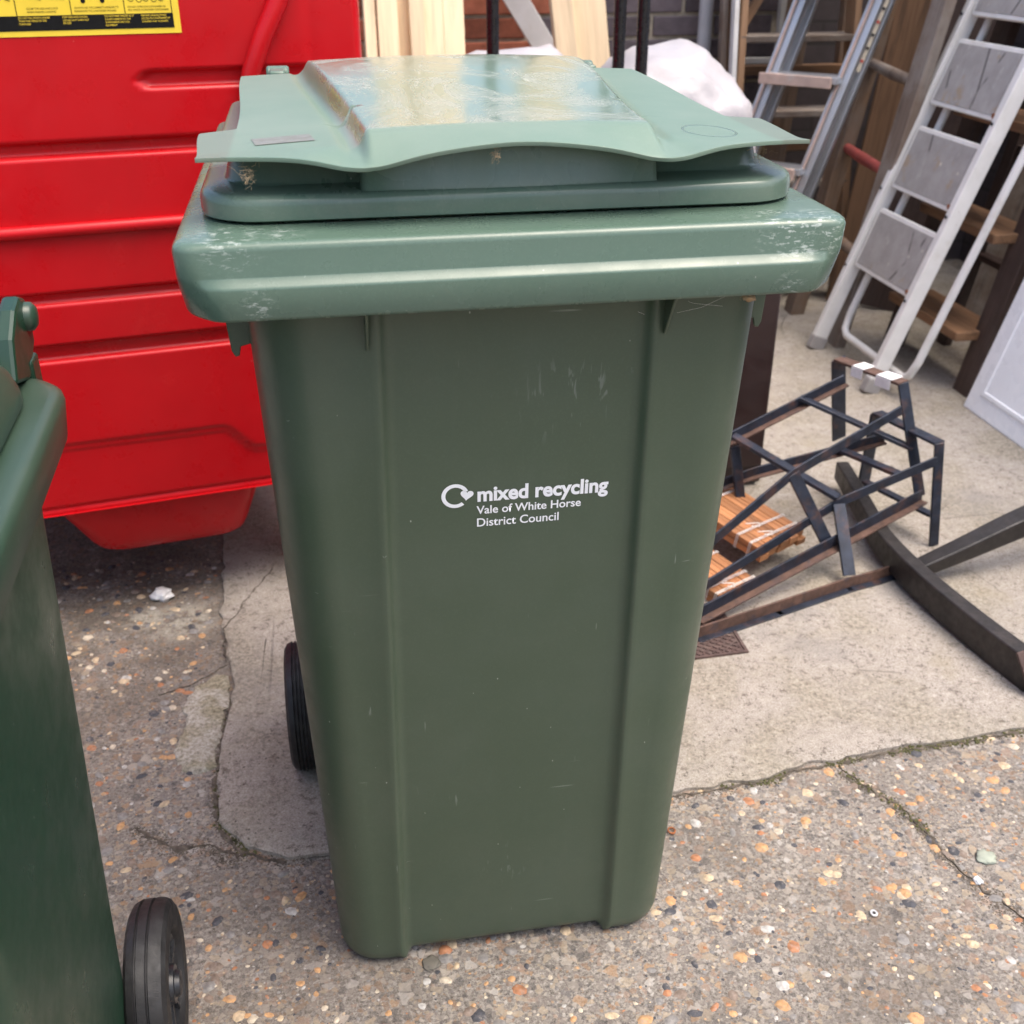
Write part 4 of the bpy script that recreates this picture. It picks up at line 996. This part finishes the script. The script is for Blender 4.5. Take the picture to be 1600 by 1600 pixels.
# white panel door leaning at the right edge
wpn = thing('panel_door', 'white panel door leaning on its edge at the right of the yard', 'sheet', (1.58,1.4,.009))
PF = Vector((-1,0,.281)).normalized()
def pp(y, z, off=0.): return Vector((1.578+.281*z, y, z))+PF*off-wpn.location
b = MB(); b.add([pp(y_, z_, o_) for o_ in (0,-.035) for y_, z_ in ((.95,.009),(1.74,.009),(1.74,1.25),(.95,1.25))], [(0,1,2,3),(7,6,5,4),(0,4,5,1),(1,5,6,2),(2,6,7,3),(3,7,4,0)])
b.build('leaf', M['whitepanel'], wpn, bev=.004)
b = MB(); rows = []
for m_, off in ((.052,.0005),(.055,.004),(.064,.004),(.067,.0005)):
    rows.append([pp(.95+m_, .009+m_, off), pp(1.74-m_, .009+m_, off), pp(1.74-m_, 1.25-m_, off), pp(.95+m_, 1.25-m_, off)])
b.loft(rows, False, False); b.build('moulding', M['whitepanel'], wpn)

# ------------------------------------------------------------------ iron frames on the slab
ZO = Vector((0,0,.009))
def angle_iron(name, pts, parent, w=.024, upv=(0,0,1), mat='iron', mat2='rustiron', fl=.7):
    """L section along a polyline: an upright web and a flat flange"""
    b = MB()
    for p, q in zip(pts, pts[1:]):
        p, q = Vector(p)+ZO, Vector(q)+ZO; d = (q-p).normalized(); sx = d.cross(Vector(upv)).normalized(); e = d*.006
        b.bar(p-e, q+e, .0045, w, upv, 0)
        if fl:
            o_ = -sx*(w*fl/2-.002)-sx.cross(d)*(w/2-.001); b.bar(p-e+o_, q+e+o_, w*fl, .0045, upv, 1)
    b.v = [tuple(Vector(v)-parent.location) for v in b.v]
    o = b.build(name, [M[mat], M[mat2]], parent, bev=.0007, seg=1); return o
def flat(name, p, q, parent, w=.026, t=.006, upv=(0,0,1), mat='iron'):
    b = MB(); b.bar(Vector(p)+ZO, Vector(q)+ZO, w, t, upv); b.v = [tuple(Vector(v)-parent.location) for v in b.v]; return b.build(name, M[mat], parent, bev=.0007, seg=1)
F1 = thing('iron_frame', 'upper blue-black angle-iron frame with white paper tags', 'metal frame', (.85,1.1,.009), 0, 'angle-iron frames')
F2 = thing('iron_frame', 'lower blue-black angle-iron frame resting on the concrete', 'metal frame', (.85,1.0,.009), 0, 'angle-iron frames')
U1 = dict(tL=(.955,1.293,.34), tR=(1.027,1.13,.34), bR=(1.074,1.062,.10), bL=(1.009,1.339,.12))
vy = (-.9,.0,.3)
flat('leg', U1['tL'], U1['bL'], F1, .006, .036, (.95,.2,.2)); flat('leg', U1['tR'], U1['bR'], F1, .006, .024, (.95,.1,.2)); flat('top_bar', U1['tL'], U1['tR'], F1, .034, .006, (0,0,1), 'rustiron')
angle_iron('rail', [(.943,1.238,.31),(.666,1.174,.22),(.44,1.12,.147)], F1)
angle_iron('rail', [(.998,1.075,.30),(.734,.983,.22),(.55,.914,.12),(.42,.865,.05)], F1, .022, fl=0)
angle_iron('rail', [(1.074,1.062,.10),(.49,.798,.03)], F1, .028)
flat('crossbar', (.839,1.217,.285), (1.054,1.091,.202), F1, .022, .008)
flat('crossbar', (.666,1.151,.235), (.842,.984,.155), F1, .024, .009)
flat('brace', (.734,.983,.22), (.815,.957,.07), F1, .008, .026, (1,.2,.4))
flat('brace', (.672,1.15,.21), (.70,1.12,.02), F1, .008, .022, (1,.2,.2))
U2 = dict(tL=(1.022,1.208,.24), tR=(1.076,1.031,.24), bR=(1.098,1.012,.002), bL=(1.042,1.252,.01))
flat('leg', U2['tL'], U2['bL'], F2, .006, .032, (.95,.2,.2)); flat('leg', U2['tR'], U2['bR'], F2, .006, .022, (.95,.1,.2)); flat('top_bar', U2['tL'], U2['tR'], F2, .03, .006)
angle_iron('rail', [(1.069,1.025,.20),(.847,.991,.14),(.525,.875,.04)], F2, .022, fl=0)
angle_iron('rail', [(1.015,1.158,.20),(.733,1.162,.14),(.5,1.15,.08)], F2, .022)
angle_iron('rail', [(.964,.916,.014),(.905,.896,.014),(.835,.878,.014),(.66,.818,.014),(.477,.757,.014)], F2, .026, (0,0,1), 'rustiron', 'iron')
flat('crossbar', (.916,1.158,.182), (.989,1.013,.182), F2, .022, .008); flat('crossbar', (1.029,1.225,.06), (1.1,1.043,.06), F2, .02, .007)
flat('brace', (.845,.985,.14), (.845,.895,.02), F2, .008, .026, (1,.1,.2))
b = MB()
for fr, w_ in ((.40,.17),(.80,.22)):
    p = Vector(U1['tL']).lerp(Vector(U1['tR']), fr-w_/2)+ZO; q = Vector(U1['tL']).lerp(Vector(U1['tR']), fr+w_/2)+ZO
    b = MB(); b.bar(p+Vector((0,0,.0048)), q+Vector((0,0,.0048)), .037, .0015); b.bar(p+Vector((-.018,-.006,-.008)), q+Vector((-.018,-.006,-.008)), .0012, .022)
    b.v = [tuple(Vector(v)-F1.location) for v in b.v]; b.build('paper_tag', M['paper'], F1)
# bundles of orange slats tied with string
def bundle(c, d, n_, L, w, t, z0, label, knots=((.25,),(.8,))):
    th = thing('slat_bundle', label, 'slats', (c[0], c[1], z0), math.atan2(d[1], d[0]), 'string-tied slat bundles')
    th.matrix_basis = Matrix.Translation((c[0], c[1], z0)) @ Matrix.Rotation(math.atan2(d[1], d[0]), 4, 'Z') @ Matrix.Rotation(R(7), 4, 'Y')
    for j in range(2):
        for k in range(n_):
            y_ = (k-(n_-1)/2)*(w+.002); e = rnd.uniform(-.008, .008)
            b = MB(); b.v = []; Lh = L/2
            rg = [[(a, -w/2, 0), (a, w/2, 0), (a, w/2, t), (a, w*.18, t), (a, w*.12, t-.002), (a, -w*.12, t-.002), (a, -w*.18, t), (a, -w/2, t)] for a in (-Lh, Lh)]
            # long axis on local Z for the grain
            b.loft([[(p[1], p[2], p[0]) for p in q] for q in rg]); o = b.build('slat', M['slatwood'], th, bev=.0012)
            o.matrix_basis = Matrix(((0,0,1,e),(1,0,0,y_),(0,1,0,j*(t+.0015)),(0,0,0,1)))
    W_, H_ = n_*(w+.002)/2+.001, 2*t+.004
    for a in (-.28, .22, .36):
        for dd in (0, .004):
            b = MB(); xx = a*L+dd
            b.tube([(xx,-W_,-.001),(xx+.002,-W_,H_),(xx+.003,0,H_+.001),(xx+.004,W_,H_),(xx+.004,W_,-.001),(xx+.002,0,-.002),(xx,-W_,-.001)], .0009, 6); b.build('string', M['string'], th)
        b = MB(); xx = a*L; b.tube([(xx,-W_*.3,H_+.002),(xx+.008,-W_*.5,H_+.010),(xx+.012,-W_*.2,H_+.004),(xx+.004,-W_*.1,H_+.006),(xx-.004,-W_*.6,H_+.012)], .0010, 6); b.build('knot', M['string'], th)
bundle((.665,1.075), (.103,-.19), 5, .25, .0265, .014, .072, 'larger bundle of orange wooden slats tied with white string')
bundle((.565,.945), (.103,-.19), 4, .16, .0255, .014, .014, 'smaller bundle of orange slats low against the bin')

# curved dark beam with a side arm
cb = thing('curved_beam', 'curved dark brown beam with a side arm lying on the concrete', 'beam', (.96,.9,.009))
def sweep(name, P, w, h, parent, mat, z0=.0):
    n_ = 40; b = MB(); rows = []
    def cat(t_):
        t_ *= len(P)-1; i = min(int(t_), len(P)-2); q = t_-i; p0, p1, p2, p3 = (Vector(P[max(0, min(len(P)-1, i+k))]) for k in (-1, 0, 1, 2))
        return .5*((2*p1)+(p2-p0)*q+(2*p0-5*p1+4*p2-p3)*q*q+(3*p1-p0-3*p2+p3)*q**3)
    for k in range(n_+1):
        t_ = k/n_; p = cat(t_); d = (cat(min(1, t_+.01))-cat(max(0, t_-.01))).normalized(); sx = d.cross(Vector((0,0,1))).normalized(); uu = sx.cross(d)
        ww = w[0]+(w[1]-w[0])*t_; hh = h[0]+(h[1]-h[0])*t_
        rows.append([tuple(p+sx*a*ww/2+uu*e*hh/2-parent.location) for a, e in ((-1,-1),(1,-1),(1,1),(-1,1))])
    b.loft(rows); return b.build(name, M[mat], parent, ang=30, bev=.003)
sweep('arc', [(1.012,1.31,.060),(.985,1.15,.055),(.957,.99,.052),(.955,.87,.049),(.966,.75,.046),(.985,.62,.044),(1.008,.50,.042)], (.030,.036), (.045,.066), cb, 'beamdark')
sweep('arm', [(.985,.885,.035),(1.09,.893,.070),(1.224,.906,.115),(1.40,.925,.16)], (.034,.05), (.026,.055), cb, 'beamdark')
b = MB(); b.bar(Vector((.985,.885,.018))-cb.location+ZO*0, Vector((1.01,.885,.018))-cb.location, .05, .02); b.build('foot', M['beamdark'], cb, bev=.003)
b = MB(); b.bar(Vector((.997,.522,.085))-cb.location, Vector((1.012,.478,.02))-cb.location, .006, .045, (1,0,0)); br = b.build('bracket', M['castiron'], cb, bev=.002)
b = MB(); b.lathe([(-.002,.001),(-.002,.006),(.004,.005),(.005,.001)], 'z', tuple(Vector((1.0,.513,.095))-cb.location), 12); b.build('bolt', M['steel'], br)
# drain cover
dc = thing('drain_cover', 'small square rusty drain cover with lattice pattern beside the bin', 'drain cover', (.468,.765,.010))
b = MB(); rows = []
for o_, z_ in ((0,-.01),(0,.003),(.006,.003),(.006,-.002)):
    h_ = .088-o_; rows.append([(-h_,-h_*.85,z_),(h_,-h_*.78,z_),(h_,h_*.85,z_),(-h_,h_*.85,z_)])
b.loft(rows, False, False); b.build('frame', M['castiron'], dc)
b = MB(); b.box((0,.003,-.0035), (.166,.136,.008)); b.build('plate', M['castiron'], dc, bev=.001)
for k in range(-8, 9):
    for sg in (-1, 1):
        x_ = k*.019; p, q = Vector((x_-.075, -.062*sg, .0016)), Vector((x_+.075, .066*sg, .0016))
        # clip to the plate
        t0, t1 = 0, 1
        if p.x < -.078: t0 = (-.078-p.x)/(q.x-p.x)
        if q.x > .078: t1 = (.078-p.x)/(q.x-p.x)
        if t1-t0 < .05: continue
        b = MB(); b.bar(p.lerp(q, t0), p.lerp(q, t1), .003, .002); b.build('lattice_bar', M['castiron'], dc)

# ------------------------------------------------------------------ litter on the ground
def scrap(x, y, s_, seed, mat, name, label, cat, flat_=.45):
    bm = bmesh.new(); bmesh.ops.create_icosphere(bm, subdivisions=3, radius=s_)
    for v in bm.verts:
        p = v.co/s_; v.co *= 1+.5*mnoise.noise(p*1.6+Vector((seed,0,0)))+.3*mnoise.noise(p*4+Vector((0,seed,0))); v.co.z *= flat_
    for fc in bm.faces: fc.smooth = True
    me = bpy.data.meshes.new(name); bm.to_mesh(me); bm.free(); me.materials.append(mat); o = link(name, me)
    o.location = (x, y, gz(x, y)+s_*flat_*.7); tag(o, label, cat); return o
scrap(-.545, 1.094, .020, 2.2, M['paper'], 'plastic_scrap', 'crumpled white scrap on the ground in front of the red container', 'scrap', .6)
scrap(.719, .155, .014, 4.4, plain('green_grey_stone', (.30,.33,.27), .8, .15, 60), 'flat_stone', 'pale green flat stone lying right of the mossy crack', 'stone', .25)
scrap(-.102, .108, .012, 6.4, plain('dark_stain_stone', (.13,.12,.10), .9, .2, 60), 'dark_stone', 'dark flat stone just in front of the bin foot', 'stone', .15)
scrap(.684, .115, .006, 1.4, M['print'], 'white_stone', 'small bright white stone sitting in the mossy crack', 'stone', .6)
def ringthing(x, y, ro, ri, h, mat, name, label):
    b = MB(); b.loft([[(q*math.cos(6.2832*k/20), q*math.sin(6.2832*k/20), z_) for k in range(20)] for q, z_ in ((ri,0),(ro,0),(ro,h),(ri,h),(ri,0))], False, False)
    o = b.build(name, mat, ang=30); o.location = (x, y, gz(x, y)+.003); o.rotation_euler = (.15,.1,0); tag(o, label, 'washer')
ringthing(.51, .085, .0055, .0025, .0015, M['steel'], 'washer', 'small shiny steel washer on the pebbled ground at right')
ringthing(.28, .283, .0065, .0042, .002, M['rust'], 'rusty_ring', 'little rusty ring beside the right foot of the bin')
